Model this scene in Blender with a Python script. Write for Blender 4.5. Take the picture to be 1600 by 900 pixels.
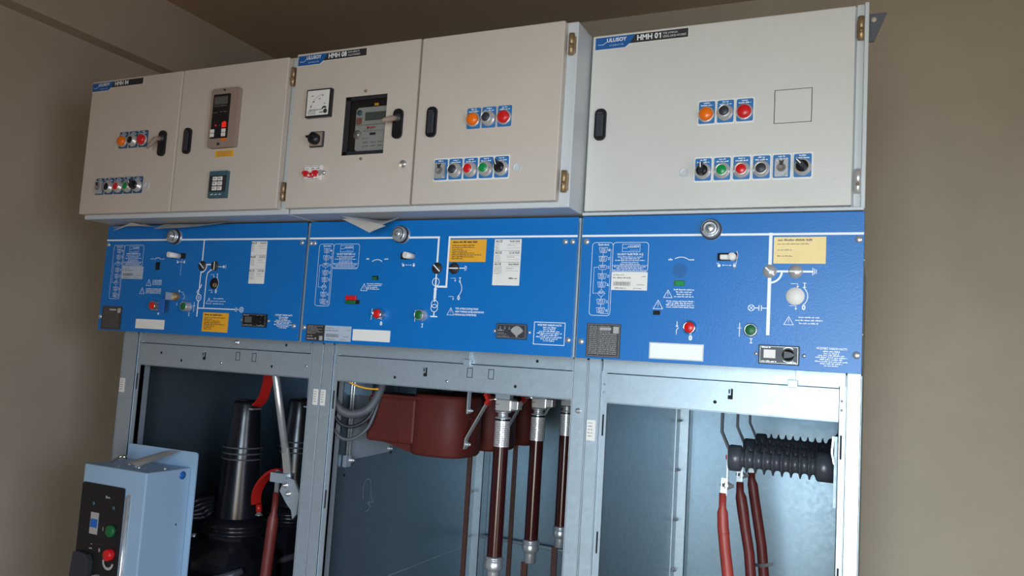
import bpy, bmesh, math, random
from mathutils import Vector, Matrix
for o in list(bpy.data.objects): bpy.data.objects.remove(o)
C = bpy.context.scene.collection
PI = math.pi
R = math.radians

# ------------------------------------------------------------------ camera
cam = bpy.data.cameras.new('camera')
cam.sensor_width = 36.0
cam.lens = 1246.9 / 1600 * 36.0
cam.clip_start = 0.02
camo = bpy.data.objects.new('camera', cam)
C.objects.link(camo)
yaw, pitch, roll = 0.4333, 0.0893, 0.0616
fwd = Vector((-math.sin(yaw)*math.cos(pitch), math.cos(yaw)*math.cos(pitch), math.sin(pitch)))
right = Vector((math.cos(yaw), math.sin(yaw), 0))
up = right.cross(fwd)
r2 = right*math.cos(roll) + up*math.sin(roll)
u2 = -right*math.sin(roll) + up*math.cos(roll)
rot = Matrix((r2, u2, -fwd)).transposed()
camo.matrix_world = Matrix.Translation((0.5239, -1.4343, 1.5052)) @ rot.to_4x4()
bpy.context.scene.camera = camo

# ------------------------------------------------------------------ world, daylight, exposure
w = bpy.data.worlds.new('world'); bpy.context.scene.world = w
w.use_nodes = True
bg = w.node_tree.nodes['Background']
bg.inputs[0].default_value = (0.62, 0.78, 1.0, 1)
bg.inputs[1].default_value = 0.15

def daylight(name, loc, target, sx, sy, power, color, spread=180):
    l = bpy.data.lights.new(name, 'AREA'); l.shape = 'RECTANGLE'
    l.size = sx; l.size_y = sy; l.energy = power; l.color = color; l.spread = R(spread)
    o = bpy.data.objects.new(name, l); C.objects.link(o)
    o.location = loc
    d = (Vector(target)-Vector(loc)).normalized()
    o.rotation_euler = d.to_track_quat('-Z', 'Y').to_euler()
    return o
# daylight through two openings, a doorway in the front wall behind the camera and one in the right wall:
# cool from the sky, falling inwards and down, and warm off the sunlit ground, rising
daylight('front_door_sky_deep', (0.62, -2.93, 1.15), (0.74, 0.0, 0.86), 0.95, 1.4, 11.40, (0.870, 0.985, 1.000), 75)
daylight('front_door_sky_high', (0.62, -2.93, 1.45), (-0.2, -0.1, 0.8), 0.95, 0.9, 7.50, (0.400, 0.700, 1.000), 70)
daylight('front_door_spill', (1.0, -2.93, 1.2), (-0.6, 0, 1.0), 0.95, 1.2, 7.60, (1.000, 0.720, 0.420), 120)
daylight('front_door_ground', (0.62, -2.93, 0.5), (0.2, -0.3, 1.6), 0.95, 0.7, 8.50, (1.000, 0.700, 0.380), 170)
daylight('side_door_sky', (1.98, -1.7, 1.55), (-1.4, -0.1, 0.8), 0.95, 0.8, 6.60, (0.720, 0.780, 1.000), 80)
daylight('side_door_ground', (1.98, -1.7, 0.6), (-0.6, -0.2, 1.8), 0.95, 0.8, 3.20, (1.000, 0.920, 0.780), 130)
sc = bpy.context.scene
sc.view_settings.view_transform = 'Standard'
sc.view_settings.look = 'None'
sc.view_settings.exposure = 0.0
sc.view_settings.gamma = 1.0
sc.view_settings.use_curve_mapping = False

# ------------------------------------------------------------------ materials
def lin(c):
    return tuple((x/255/12.92) if x/255 <= 0.04045 else ((x/255+0.055)/1.055)**2.4 for x in c)
def mat(name, rgb, rough=0.5, metal=0.0, noise=0.0, scale=20.0, bump=0.0, bscale=150.0, spec=None,
        alpha=None, trans=0.0, emit=None, stretch=None, rvar=0.0, rgb2=None):
    m = bpy.data.materials.new(name); m.use_nodes = True
    nt = m.node_tree; b = nt.nodes['Principled BSDF']
    c = lin(rgb)
    b.inputs['Base Color'].default_value = (*c, 1)
    b.inputs['Roughness'].default_value = rough
    b.inputs['Metallic'].default_value = metal
    if spec is not None: b.inputs['Specular IOR Level'].default_value = spec
    if trans: b.inputs['Transmission Weight'].default_value = trans
    if emit:
        b.inputs['Emission Color'].default_value = (*lin(emit[0]), 1); b.inputs['Emission Strength'].default_value = emit[1]
    tc = nt.nodes.new('ShaderNodeTexCoord'); mp = nt.nodes.new('ShaderNodeMapping')
    nt.links.new(tc.outputs['Object'], mp.inputs[0])
    if stretch: mp.inputs['Scale'].default_value = stretch
    if noise or rvar:
        n = nt.nodes.new('ShaderNodeTexNoise'); n.inputs['Scale'].default_value = scale; n.inputs['Detail'].default_value = 5
        n.inputs['Roughness'].default_value = 0.6
        nt.links.new(mp.outputs[0], n.inputs['Vector'])
        if noise:
            mx = nt.nodes.new('ShaderNodeMix'); mx.data_type = 'RGBA'
            c2 = lin(rgb2) if rgb2 else tuple(x*(1-noise) for x in c)
            c1 = c if rgb2 else tuple(min(1, x*(1+noise*0.6)) for x in c)
            mx.inputs[6].default_value = (*c1, 1); mx.inputs[7].default_value = (*c2, 1)
            rp = nt.nodes.new('ShaderNodeValToRGB'); rp.color_ramp.elements[0].position = 0.35; rp.color_ramp.elements[1].position = 0.68
            nt.links.new(n.outputs['Fac'], rp.inputs[0]); nt.links.new(rp.outputs[0], mx.inputs[0])
            nt.links.new(mx.outputs[2], b.inputs['Base Color'])
        if rvar:
            mr = nt.nodes.new('ShaderNodeMapRange'); mr.inputs[1].default_value = 0.3; mr.inputs[2].default_value = 0.7
            mr.inputs[3].default_value = max(0, rough-rvar); mr.inputs[4].default_value = min(1, rough+rvar)
            nt.links.new(n.outputs['Fac'], mr.inputs[0]); nt.links.new(mr.outputs[0], b.inputs['Roughness'])
    if bump:
        n2 = nt.nodes.new('ShaderNodeTexNoise'); n2.inputs['Scale'].default_value = bscale; n2.inputs['Detail'].default_value = 3
        nt.links.new(tc.outputs['Object'], n2.inputs['Vector'])
        bp = nt.nodes.new('ShaderNodeBump'); bp.inputs['Strength'].default_value = bump; bp.inputs['Distance'].default_value = 0.002
        nt.links.new(n2.outputs['Fac'], bp.inputs['Height']); nt.links.new(bp.outputs[0], b.inputs['Normal'])
    return m
def glass_mat(name):
    m = bpy.data.materials.new(name); m.use_nodes = True
    nt = m.node_tree; nt.nodes.clear()
    o = nt.nodes.new('ShaderNodeOutputMaterial'); mx = nt.nodes.new('ShaderNodeMixShader')
    t = nt.nodes.new('ShaderNodeBsdfTransparent'); g = nt.nodes.new('ShaderNodeBsdfGlossy'); f = nt.nodes.new('ShaderNodeValue')
    t.inputs[0].default_value = (0.9, 0.93, 0.93, 1); g.inputs['Roughness'].default_value = 0.04; f.outputs[0].default_value = 0.05
    nt.links.new(f.outputs[0], mx.inputs[0]); nt.links.new(t.outputs[0], mx.inputs[1]); nt.links.new(g.outputs[0], mx.inputs[2])
    nt.links.new(mx.outputs[0], o.inputs[0]); return m
def spangle(name, rgb, rough, metal):
    m = mat(name, rgb, rough, metal)
    nt = m.node_tree; b = nt.nodes['Principled BSDF']
    tc = nt.nodes.new('ShaderNodeTexCoord')
    v = nt.nodes.new('ShaderNodeTexVoronoi'); v.inputs['Scale'].default_value = 110
    n = nt.nodes.new('ShaderNodeTexNoise'); n.inputs['Scale'].default_value = 4; n.inputs['Detail'].default_value = 4
    nt.links.new(tc.outputs['Object'], v.inputs['Vector']); nt.links.new(tc.outputs['Object'], n.inputs['Vector'])
    sp = nt.nodes.new('ShaderNodeSeparateColor'); nt.links.new(v.outputs['Color'], sp.inputs[0])
    mr = nt.nodes.new('ShaderNodeMapRange'); mr.inputs[3].default_value = rough-0.025; mr.inputs[4].default_value = rough+0.03
    nt.links.new(sp.outputs[0], mr.inputs[0]); nt.links.new(mr.outputs[0], b.inputs['Roughness'])
    c = lin(rgb); mx = nt.nodes.new('ShaderNodeMix'); mx.data_type = 'RGBA'
    mx.inputs[6].default_value = (*[x*0.90 for x in c], 1); mx.inputs[7].default_value = (*[min(1, x*1.1) for x in c], 1)
    ad = nt.nodes.new('ShaderNodeMath'); ad.operation = 'MULTIPLY_ADD'; ad.inputs[1].default_value = 0.35
    nt.links.new(sp.outputs[1], ad.inputs[0]); 
    m2 = nt.nodes.new('ShaderNodeMath'); m2.operation = 'MULTIPLY'; m2.inputs[1].default_value = 0.9
    nt.links.new(n.outputs['Fac'], m2.inputs[0]); nt.links.new(m2.outputs[0], ad.inputs[2])
    nt.links.new(ad.outputs[0], mx.inputs[0]); nt.links.new(mx.outputs[2], b.inputs['Base Color'])
    return m
M = dict(
    wall=mat('wall_paint', (180, 168, 150), 0.9, noise=0.08, scale=3, bump=0.12, bscale=60),
    ceil=mat('ceiling_paint', (176, 156, 134), 0.95, noise=0.06, scale=3, bump=0.1, bscale=50),
    floor=mat('floor_concrete', (134, 122, 106), 0.8, noise=0.2, scale=6, bump=0.2, bscale=40),
    ground=mat('ground_outside', (196, 186, 168), 0.95, noise=0.15, scale=2),
    grey=mat('warm_lit_enamel', (200, 190, 178), 0.40, noise=0.03, scale=6, bump=0.16, bscale=420),  # grey enamel with the warm light's cream tint put into its colour
    grey3=mat('pale_grey_enamel', (206, 205, 199), 0.36, noise=0.03, scale=6, bump=0.22, bscale=380),
    carc=mat('carcass_enamel', (196, 202, 204), 0.35, noise=0.03, scale=6, bump=0.15, bscale=400),
    blue=mat('blue_enamel', (0, 108, 184), 0.38, noise=0.04, scale=5, bump=0.12, bscale=420),
    blueplug=mat('blue_plug', (2, 92, 158), 0.5),
    bluetag=mat('blue_tag', (46, 112, 172), 0.4),
    tagdark=mat('slate_tag', (42, 84, 122), 0.42),
    bluelogo=mat('blue_print', (28, 92, 160), 0.45),
    steel=spangle('galvanised_steel', (172, 186, 196), 0.42, 0.55),
    steeld=spangle('galvanised_sheet', (124, 144, 158), 0.36, 0.8),
    zinc=mat('bright_zinc', (206, 210, 212), 0.28, 0.7, noise=0.1, scale=60),
    brass=mat('yellow_zinc', (158, 134, 100), 0.42, 0.6, noise=0.2, scale=90),
    alu=mat('satin_aluminium', (206, 210, 216), 0.3, 0.75),
    chrome=mat('chrome', (222, 222, 222), 0.12, 1.0),
    silver=mat('silver_plastic', (204, 204, 204), 0.28, 0.5),
    white=mat('white_print', (236, 240, 242), 0.5),
    paper=mat('paper', (222, 216, 208), 0.8, noise=0.05, scale=30),
    label=mat('label_white', (228, 226, 220), 0.6, noise=0.03, scale=40),
    labelgrey=mat('label_grey', (172, 186, 200), 0.5),
    amber=mat('label_amber', (232, 168, 40), 0.55, noise=0.04, scale=40),
    cream=mat('label_faded', (240, 216, 150), 0.55, noise=0.06, scale=25),
    ink=mat('ink', (44, 42, 44), 0.6),
    inkfaint=mat('ink_faint', (120, 116, 112), 0.6),
    plate=mat('plate_dark', (62, 60, 62), 0.4, 0.3, noise=0.1, scale=40),
    black=mat('black_plastic', (22, 23, 27), 0.38),
    dark=mat('charcoal_plastic', (48, 50, 58), 0.45),
    cavity=mat('cavity', (8, 9, 12), 0.8),
    red=mat('red_button', (206, 30, 34), 0.3),
    orange=mat('orange_lens', (236, 112, 20), 0.25),
    green=mat('green_button', (14, 140, 72), 0.3),
    dgreen=mat('green_flag', (18, 98, 52), 0.45),
    rubber=mat('black_epoxy', (25, 27, 34), 0.25, noise=0.15, scale=12),
    epoxy=mat('grey_epoxy', (68, 71, 80), 0.3, noise=0.08, scale=20),
    brown=mat('brown_resin', (86, 34, 28), 0.6, spec=0.3, noise=0.15, scale=9, bump=0.1, bscale=60),
    fuse=mat('fuse_glaze', (52, 20, 22), 0.18, noise=0.1, scale=10),
    sleeve=mat('brown_sleeve', (74, 44, 38), 0.45, noise=0.15, scale=25),
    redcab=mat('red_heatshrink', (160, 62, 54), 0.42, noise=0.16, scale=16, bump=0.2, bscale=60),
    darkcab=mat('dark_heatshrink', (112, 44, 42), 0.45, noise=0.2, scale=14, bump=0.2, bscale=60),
    redflex=mat('red_insulation', (176, 32, 26), 0.38, noise=0.1, scale=20),
    wire=mat('black_wire', (34, 38, 46), 0.4),
    wgrey=mat('grey_conduit', (84, 88, 94), 0.5, noise=0.1, scale=40),
    bar=mat('busbar_paint', (48, 46, 50), 0.35, 0.3),
    cart=mat('breaker_enamel', (150, 180, 206), 0.4, noise=0.03, scale=6),
    relay=mat('relay_beige', (150, 132, 120), 0.5),
    teal=mat('teal_print', (58, 92, 104), 0.5),
    lcd=mat('lcd_grey', (86, 88, 84), 0.25),
    meter=mat('meter_grey', (176, 168, 162), 0.45),
    pinkish=mat('rust_lens', (150, 90, 80), 0.4),
    sticker_blue=mat('seal_blue', (30, 100, 180), 0.4),
    led=mat('led_red', (230, 40, 30), 0.3, emit=((255, 50, 30), 0.3)),
    chalk=mat('chalk', (120, 140, 158), 0.8),
    glass=glass_mat('window_glass'),
)

# ------------------------------------------------------------------ mesh builder
class MB:
    def __init__(s): s.bm = bmesh.new(); s.k = 0
    def box(s, x0, x1, y0, y1, z0, z1, bev=0.0):
        vs = [s.bm.verts.new(p) for p in ((x0,y0,z0),(x1,y0,z0),(x1,y1,z0),(x0,y1,z0),(x0,y0,z1),(x1,y0,z1),(x1,y1,z1),(x0,y1,z1))]
        fs = [s.bm.faces.new([vs[i] for i in f]) for f in ((0,3,2,1),(4,5,6,7),(0,1,5,4),(1,2,6,5),(2,3,7,6),(3,0,4,7))]
        if bev:
            es = list({e for f in fs for e in f.edges})
            bmesh.ops.bevel(s.bm, geom=es, offset=bev, segments=2, affect='EDGES', profile=0.5)
        return s
    def prism(s, pts, y0, y1):
        """pts (x,z) counter-clockwise seen from -Y; y0 is the front"""
        a = [s.bm.verts.new((x, y0, z)) for x, z in pts]; b = [s.bm.verts.new((x, y1, z)) for x, z in pts]
        n = len(pts); s.bm.faces.new(a); s.bm.faces.new(b[::-1])
        for i in range(n): s.bm.faces.new((a[(i+1) % n], a[i], b[i], b[(i+1) % n]))
        return s
    def flat(s, pts, y):
        s.k = (s.k+1) % 47; y -= s.k*4e-6      # overlapping strokes never share a plane
        s.bm.faces.new([s.bm.verts.new((x, y, z)) for x, z in pts]); return s
    def line(s, pts, wd, y, closed=False):
        n = len(pts); last = n if closed else n-1
        for i in range(last):
            a = Vector(pts[i]); b = Vector(pts[(i+1) % n]); d = b-a
            if d.length < 1e-7: continue
            d.normalize(); nn = Vector((-d.y, d.x))*wd/2; e = d*wd*0.45
            s.flat([tuple(a-e-nn), tuple(b+e-nn), tuple(b+e+nn), tuple(a-e+nn)], y)
        return s
    def arc(s, cx, cz, r, a0, a1, wd, y, n=18):
        pts = [(cx+r*math.cos(R(a0+(a1-a0)*i/n)), cz+r*math.sin(R(a0+(a1-a0)*i/n))) for i in range(n+1)]
        for i in range(n):
            o = []
            for k, rr in ((i, r-wd/2), (i, r+wd/2), (i+1, r+wd/2), (i+1, r-wd/2)):
                a = R(a0+(a1-a0)*k/n); o.append((cx+rr*math.cos(a), cz+rr*math.sin(a)))
            if a1 > a0: s.flat(o, y)
            else: s.flat(o[::-1], y)
        return s
    def disc(s, cx, cz, r, y, n=28):
        return s.flat([(cx+r*math.cos(2*PI*i/n), cz+r*math.sin(2*PI*i/n)) for i in range(n)], y)
    def lathe(s, prof, c, axis='y', n=28, flip=False):
        """prof = [(radius, along)], axis direction from c; smooth"""
        ax = {'x': (Vector((1,0,0)), Vector((0,1,0)), Vector((0,0,1))), 'y': (Vector((0,1,0)), Vector((0,0,1)), Vector((1,0,0))),
              'z': (Vector((0,0,1)), Vector((1,0,0)), Vector((0,1,0)))}[axis] if isinstance(axis, str) else axis
        c = Vector(c); rings = []
        for r, t in prof:
            if r < 1e-6: rings.append([s.bm.verts.new(c+ax[0]*t)])
            else: rings.append([s.bm.verts.new(c+ax[0]*t+(ax[1]*math.cos(2*PI*i/n)+ax[2]*math.sin(2*PI*i/n))*r) for i in range(n)])
        for a, b in zip(rings, rings[1:]):
            for i in range(n):
                j = (i+1) % n
                if len(a) == 1 and len(b) == 1: continue
                if len(a) == 1: f = s.bm.faces.new((a[0], b[j], b[i]))
                elif len(b) == 1: f = s.bm.faces.new((a[i], a[j], b[0]))
                else: f = s.bm.faces.new((a[i], a[j], b[j], b[i]))
                f.smooth = True
        return s
    def tube(s, pts, r, n=10, cap=True):
        pts = [Vector(p) for p in pts]; rr = r if isinstance(r, (list, tuple)) else [r]*len(pts)
        rings = []; prev = None
        for i, p in enumerate(pts):
            d = (pts[min(i+1, len(pts)-1)]-pts[max(i-1, 0)]).normalized()
            a = prev if prev is not None else (Vector((0,0,1)) if abs(d.z) < 0.9 else Vector((1,0,0)))
            u = (a-d*a.dot(d)).normalized(); v = d.cross(u); prev = u
            rings.append([s.bm.verts.new(p+(u*math.cos(2*PI*k/n)+v*math.sin(2*PI*k/n))*rr[i]) for k in range(n)])
        for a, b in zip(rings, rings[1:]):
            for k in range(n):
                f = s.bm.faces.new((a[k], a[(k+1) % n], b[(k+1) % n], b[k])); f.smooth = True
        if cap:
            s.bm.faces.new(rings[0][::-1]); s.bm.faces.new(rings[-1])
        return s
    def ribbon(s, pts, side, wd, th):
        """flat bar swept along pts; side = width direction"""
        pts = [Vector(p) for p in pts]; side = Vector(side).normalized(); rings = []
        for i, p in enumerate(pts):
            d = (pts[min(i+1, len(pts)-1)]-pts[max(i-1, 0)]).normalized()
            sd = (side-d*side.dot(d)).normalized(); nn = d.cross(sd)
            rings.append([s.bm.verts.new(p+sd*a*wd/2+nn*b*th/2) for a, b in ((-1,-1),(1,-1),(1,1),(-1,1))])
        for a, b in zip(rings, rings[1:]):
            for k in range(4): s.bm.faces.new((a[k], a[(k+1) % 4], b[(k+1) % 4], b[k]))
        s.bm.faces.new(rings[0][::-1]); s.bm.faces.new(rings[-1]); return s
    def hexnut(s, c, r, th, axis='y'):
        return s.lathe([(0, 0), (r, 0), (r, th), (0, th)], c, axis, 6)
    def text(s, txt, x, z, h, y, align='CENTER', bold=0.0, sx=1.0):
        cu = bpy.data.curves.new('t', 'FONT'); cu.body = txt; cu.size = h*1.38; cu.align_x = align; cu.align_y = 'CENTER'
        cu.resolution_u = 2; cu.offset = bold
        ob = bpy.data.objects.new('t', cu)
        me = bpy.data.meshes.new_from_object(ob)
        for v in me.vertices: v.co = Vector((x+v.co.x*sx, y, z+v.co.y))
        s.bm.from_mesh(me)
        bpy.data.objects.remove(ob); bpy.data.curves.remove(cu); bpy.data.meshes.remove(me)
        return s
    def numeral(s, x, z, h, y):
        t = h*0.16
        s.flat([(x-t/2, z-h/2), (x+t/2, z-h/2), (x+t/2, z+h/2), (x-t/2, z+h/2)], y)
        for q in (-1, 1): s.line([(x-h*0.24, z+q*h*0.44), (x+h*0.24, z+q*h*0.44)], t*0.8, y)
        return s
    def words(s, x0, x1, z, h, y, seed, align='C', fill=1.0):
        """a line of print too small to read: word-sized strokes"""
        rnd = random.Random(seed); L = (x1-x0)*fill
        xs = x0 if align == 'L' else (x0+x1)/2-L/2
        x = xs
        while x < xs+L-1e-4:
            wl = min(rnd.uniform(2.2, 6.5)*h*0.75, xs+L-x)
            k = max(1, int(wl/(h*0.62)))
            for i in range(k):
                a = x+wl*i/k; b = a+wl/k*0.78; hh = h*rnd.choice((0.62, 0.62, 0.95))
                s.flat([(a, z-h*0.3), (b, z-h*0.3), (b, z-h*0.3+hh), (a, z-h*0.3+hh)], y)
            x += wl+h*0.55
        return s
    def build(s, name, m, parent=None, loc=None):
        sharpen(s.bm)
        me = bpy.data.meshes.new(name); s.bm.to_mesh(me); s.bm.free()
        me.materials.append(M[m] if isinstance(m, str) else m)
        return link(name, me, parent, loc)
def sharpen(bm):
    bm.edges.ensure_lookup_table()
    for e in bm.edges:
        if len(e.link_faces) == 2 and e.calc_face_angle(0) > R(32): e.smooth = False
def wloc(o):
    v = Vector((0, 0, 0))
    while o is not None: v = v+o.location; o = o.parent
    return v
def link(name, me, parent=None, loc=None):
    """meshes are modelled in world coordinates; when loc is given, around their own origin"""
    o = bpy.data.objects.new(name, me); C.objects.link(o)
    o.parent = parent
    pw = wloc(parent) if parent else Vector((0, 0, 0))
    if loc is None: o.location = -pw
    else: o.location = Vector(loc)-pw
    return o
def recentre():
    """move every mesh object's origin to its own bounds so nothing sits far from its data"""
    done = {}
    for o in C.objects:
        if o.type != 'MESH' or o.rotation_euler[:] != (0, 0, 0): continue
        me = o.data
        if me.users > 1: continue
        if not len(me.vertices): continue
        xs = [v.co for v in me.vertices]
        c = Vector([(min(v[i] for v in xs)+max(v[i] for v in xs))/2 for i in range(3)])
        if o.parent is None: c.z = min(v.z for v in xs)
        me.transform(Matrix.Translation(-c))
        o.location = o.location+c
        for ch in o.children: ch.location = ch.location-c
def empty(name, loc, label, cat, group=None):
    o = bpy.data.objects.new(name, None); C.objects.link(o); o.location = loc; o.empty_display_size = 0.05
    o['label'] = label; o['category'] = cat
    if group: o['group'] = group
    return o
def tag(o, label, cat, group=None):
    o['label'] = label; o['category'] = cat
    if group: o['group'] = group
    return o
def struct(name, mb, m, parent=None):
    o = mb.build(name, m, parent); o['kind'] = 'structure'; return o
def lab(o, t): o['label'] = t; return o
def rrect(x0, x1, z0, z1, r, n=4):
    pts = []
    for cx, cz, a in ((x1-r, z0+r, -90), (x1-r, z1-r, 0), (x0+r, z1-r, 90), (x0+r, z0+r, 180)):
        for i in range(n+1):
            t = R(a+90*i/n); pts.append((cx+r*math.cos(t), cz+r*math.sin(t)))
    return pts
CACHE = {}
def inst(name, key, fn, m, parent, loc):
    if key not in CACHE:
        mb = MB(); fn(mb); sharpen(mb.bm)
        me = bpy.data.meshes.new(name); mb.bm.to_mesh(me); mb.bm.free()
        me.materials.append(M[m]); CACHE[key] = me
    return link(name, CACHE[key], parent, loc)
def bez(p0, p1, p2, p3, n=14):
    p0, p1, p2, p3 = map(Vector, (p0, p1, p2, p3)); o = []
    for i in range(n+1):
        t = i/n; o.append(p0*(1-t)**3+p1*3*t*(1-t)**2+p2*3*t*t*(1-t)+p3*t**3)
    return o

# ------------------------------------------------------------------ the room
XL, XR, YB, YF, ZC = -1.762, 2.0, 1.0, -2.9, 2.65
struct('floor', MB().box(XL-0.1, XR+0.1, YF-0.1, YB+0.1, -0.1, 0), 'floor')
struct('ceiling', MB().box(XL-0.1, XR+0.1, YF-0.1, YB+0.1, ZC, ZC+0.12), 'ceil')
struct('wall_back', MB().box(XL-0.1, XR+0.1, YB, YB+0.12, 0, ZC), 'wall')
struct('wall_left', MB().box(XL-0.12, XL, YF, YB, 0, ZC), 'wall')
wr = MB()
wr.box(XR, XR+0.12, YF, -2.2, 0, ZC); wr.box(XR, XR+0.12, -1.2, YB, 0, ZC); wr.box(XR, XR+0.12, -2.2, -1.2, 2.02, ZC)
struct('wall_right', wr, 'wall')
dr = MB()
for a, b, c, d in ((-2.2, -2.15, 0, 2.02), (-1.25, -1.2, 0, 2.02), (-2.2, -1.2, 1.97, 2.02)): dr.box(XR-0.012, XR+0.13, a, b, c, d)
struct('door_2', dr, 'cart')
DA, DB = 0.12, 1.12
wf = MB()
wf.box(XL-0.1, DA, YF-0.12, YF, 0, ZC); wf.box(DB, XR+0.1, YF-0.12, YF, 0, ZC); wf.box(DA, DB, YF-0.12, YF, 2.02, ZC)
struct('wall_front', wf, 'wall')
dr = MB()
for a, b, c, d in ((DA, DA+0.05, 0, 2.02), (DB-0.05, DB, 0, 2.02), (DA, DB, 1.97, 2.02)): dr.box(a, b, YF-0.13, YF+0.012, c, d)
struct('door_1', dr, 'cart')
struct('ground', MB().box(-6, 8, -9, 6, -0.22, -0.12), 'ground')
# beam boxed out along the top of the left wall
struct('trim_1', MB().box(XL, XL+0.062, YF, YB, 2.42, ZC), 'wall')

# ------------------------------------------------------------------ small repeated fittings
def screw(parent, x, y, z, r=0.0055, m='zinc', name='screw'):
    def f(mb):
        mb.lathe([(0, -0.0035), (r*0.75, -0.0033), (r, -0.0015), (r, 0.0)], (0, 0, 0), 'y', 16, )
    return inst(name, ('screw', r, m), f, m, parent, (x, y, z))
def bolt(parent, c, r=0.006, axis='y', sgn=-1, name='bolt', m='zinc'):
    def f(mb):
        mb.lathe([(0, 0), (r*1.35, 0), (r*1.35, sgn*0.0015), (r, sgn*0.0016), (r, sgn*0.006), (r*0.6, sgn*0.0062), (r*0.55, sgn*0.011), (0, sgn*0.0115)], (0, 0, 0), axis, 6)
    return inst(name, ('bolt', r, axis, sgn, m), f, m, parent, c)

def tagplate(parent, x, y, z, idx, border=True, lines=2, m='bluetag'):
    """engraved tag 29 x 42 mm behind a control"""
    if border:
        inst('tag_backing', 'tagback', lambda mb: mb.prism(rrect(-0.0165, 0.0165, -0.0235, 0.0235, 0.002), -0.0006, 0), 'label', parent, (x, y, z))
    t = inst('tag_plate', 'tag'+m, lambda mb: mb.prism(rrect(-0.0145, 0.0145, -0.0205, 0.0205, 0.0025), -0.0014, 0), m, parent, (x, y-0.0005, z))
    mb = MB()
    for k in range(lines):
        mb.words(x-0.0115, x+0.0115, z+0.0172-k*0.0042, 0.0026, y-0.0022, idx*7+k, 'C', (0.5, 0.95)[k] if lines == 2 else 0.85)
    mb.build('lettering', 'white', t)
    return t
def lamp(parent, x, y, z, col, lbl):
    b = inst('pilot_lamp', 'lampring', lambda mb: mb.lathe([(0.0145, 0), (0.0148, -0.002), (0.0142, -0.004), (0.0125, -0.0045), (0.0118, -0.003)], (0, 0, 0), 'y', 28), 'silver', parent, (x, y, z))
    lab(b, lbl)
    inst('lens', ('lens', col), lambda mb: mb.lathe([(0.0121, -0.002), (0.0121, -0.007), (0.011, -0.0095), (0.007, -0.0115), (0, -0.012)], (0, 0, 0), 'y', 28), col, b, (x, y, z))
    return b
def button(parent, x, y, z, col, lbl, s=1.0, proud=0.014, bez='silver'):
    b = inst('push_button', ('btn', s, proud, bez), lambda mb: mb.lathe([(0.0148*s, 0), (0.0148*s, -0.0025), (0.0135*s, -0.004), (0.0118*s, -0.0045), (0.0112*s, -proud), (0.0096*s, -proud-0.0015), (0.0085*s, -proud+0.001)], (0, 0, 0), 'y', 28), bez, parent, (x, y, z))
    lab(b, lbl)
    inst('cap', ('cap', col, s, proud), lambda mb: mb.lathe([(0.0088*s, -proud+0.003), (0.0088*s, -proud-0.0004), (0.0075*s, -proud-0.0014), (0, -proud-0.0018)], (0, 0, 0), 'y', 24), col, b, (x, y, z))
    return b
def selector(parent, x, y, z, ang, lbl):
    b = inst('selector_switch', 'selring', lambda mb: mb.lathe([(0.0148, 0), (0.0148, -0.0025), (0.0135, -0.004), (0.0118, -0.0045), (0.0112, -0.010), (0.0095, -0.0112)], (0, 0, 0), 'y', 28), 'silver', parent, (x, y, z))
    lab(b, lbl)
    mb = MB(); mb.lathe([(0.0105, -0.009), (0.0102, -0.013), (0, -0.014)], (x, y, z), 'y', 24)
    ca, sa = math.cos(ang), math.sin(ang)
    h = [(-0.003, -0.010), (0.003, -0.010), (0.0042, 0.002), (0.0025, 0.0125), (-0.0025, 0.0125), (-0.0042, 0.002)]
    mb.prism([(x+px*ca-pz*sa, z+px*sa+pz*ca) for px, pz in h], y-0.024, y-0.012)
    mb.build('knob', 'black', b)
    mk = MB(); mk.prism([(x+px*ca-pz*sa, z+px*sa+pz*ca) for px, pz in ((-0.0009, 0.002), (0.0009, 0.002), (0.0009, 0.0118), (-0.0009, 0.0118))], y-0.0246, y-0.0238)
    mk.build('pointer', 'white', b)
    return b
def keysocket(parent, x, y, z):
    b = inst('key_socket', 'sock', lambda mb: mb.prism(rrect(-0.011, 0.011, -0.0155, 0.0155, 0.0015), -0.005, 0), 'silver', parent, (x, y, z-0.003))
    lab(b, 'square grey socket with round insert and two screws')
    inst('insert', 'sockin', lambda mb: mb.lathe([(0.0075, 0), (0.0075, -0.003), (0.006, -0.0045), (0.0055, -0.0015), (0, -0.001)], (0, 0, 0), 'y', 20), 'inkfaint', b, (x, y-0.004, z-0.003))
    for dx, dz in ((-0.008, 0.011), (0.008, -0.0165)): screw(b, x+dx, y-0.005, z+dz, 0.002)
    inst('latch', 'socklatch', lambda mb: mb.prism([(-0.002, 0), (0.002, 0), (0.0045, 0.009), (0, 0.006), (-0.0035, 0.009)], -0.002, 0), 'ink', b, (x, y-0.008, z+0.001))
    return b
def blank(parent, x, y, z, ring=False):
    b = inst('blanking_plug', 'plug', lambda mb: mb.lathe([(0.0088, 0), (0.0086, -0.0015), (0.0078, -0.0022), (0.0072, -0.0014), (0.0035, -0.0018), (0, -0.0018)], (0, 0, 0), 'y', 26), 'carc', parent, (x, y, z))
    return b
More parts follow.
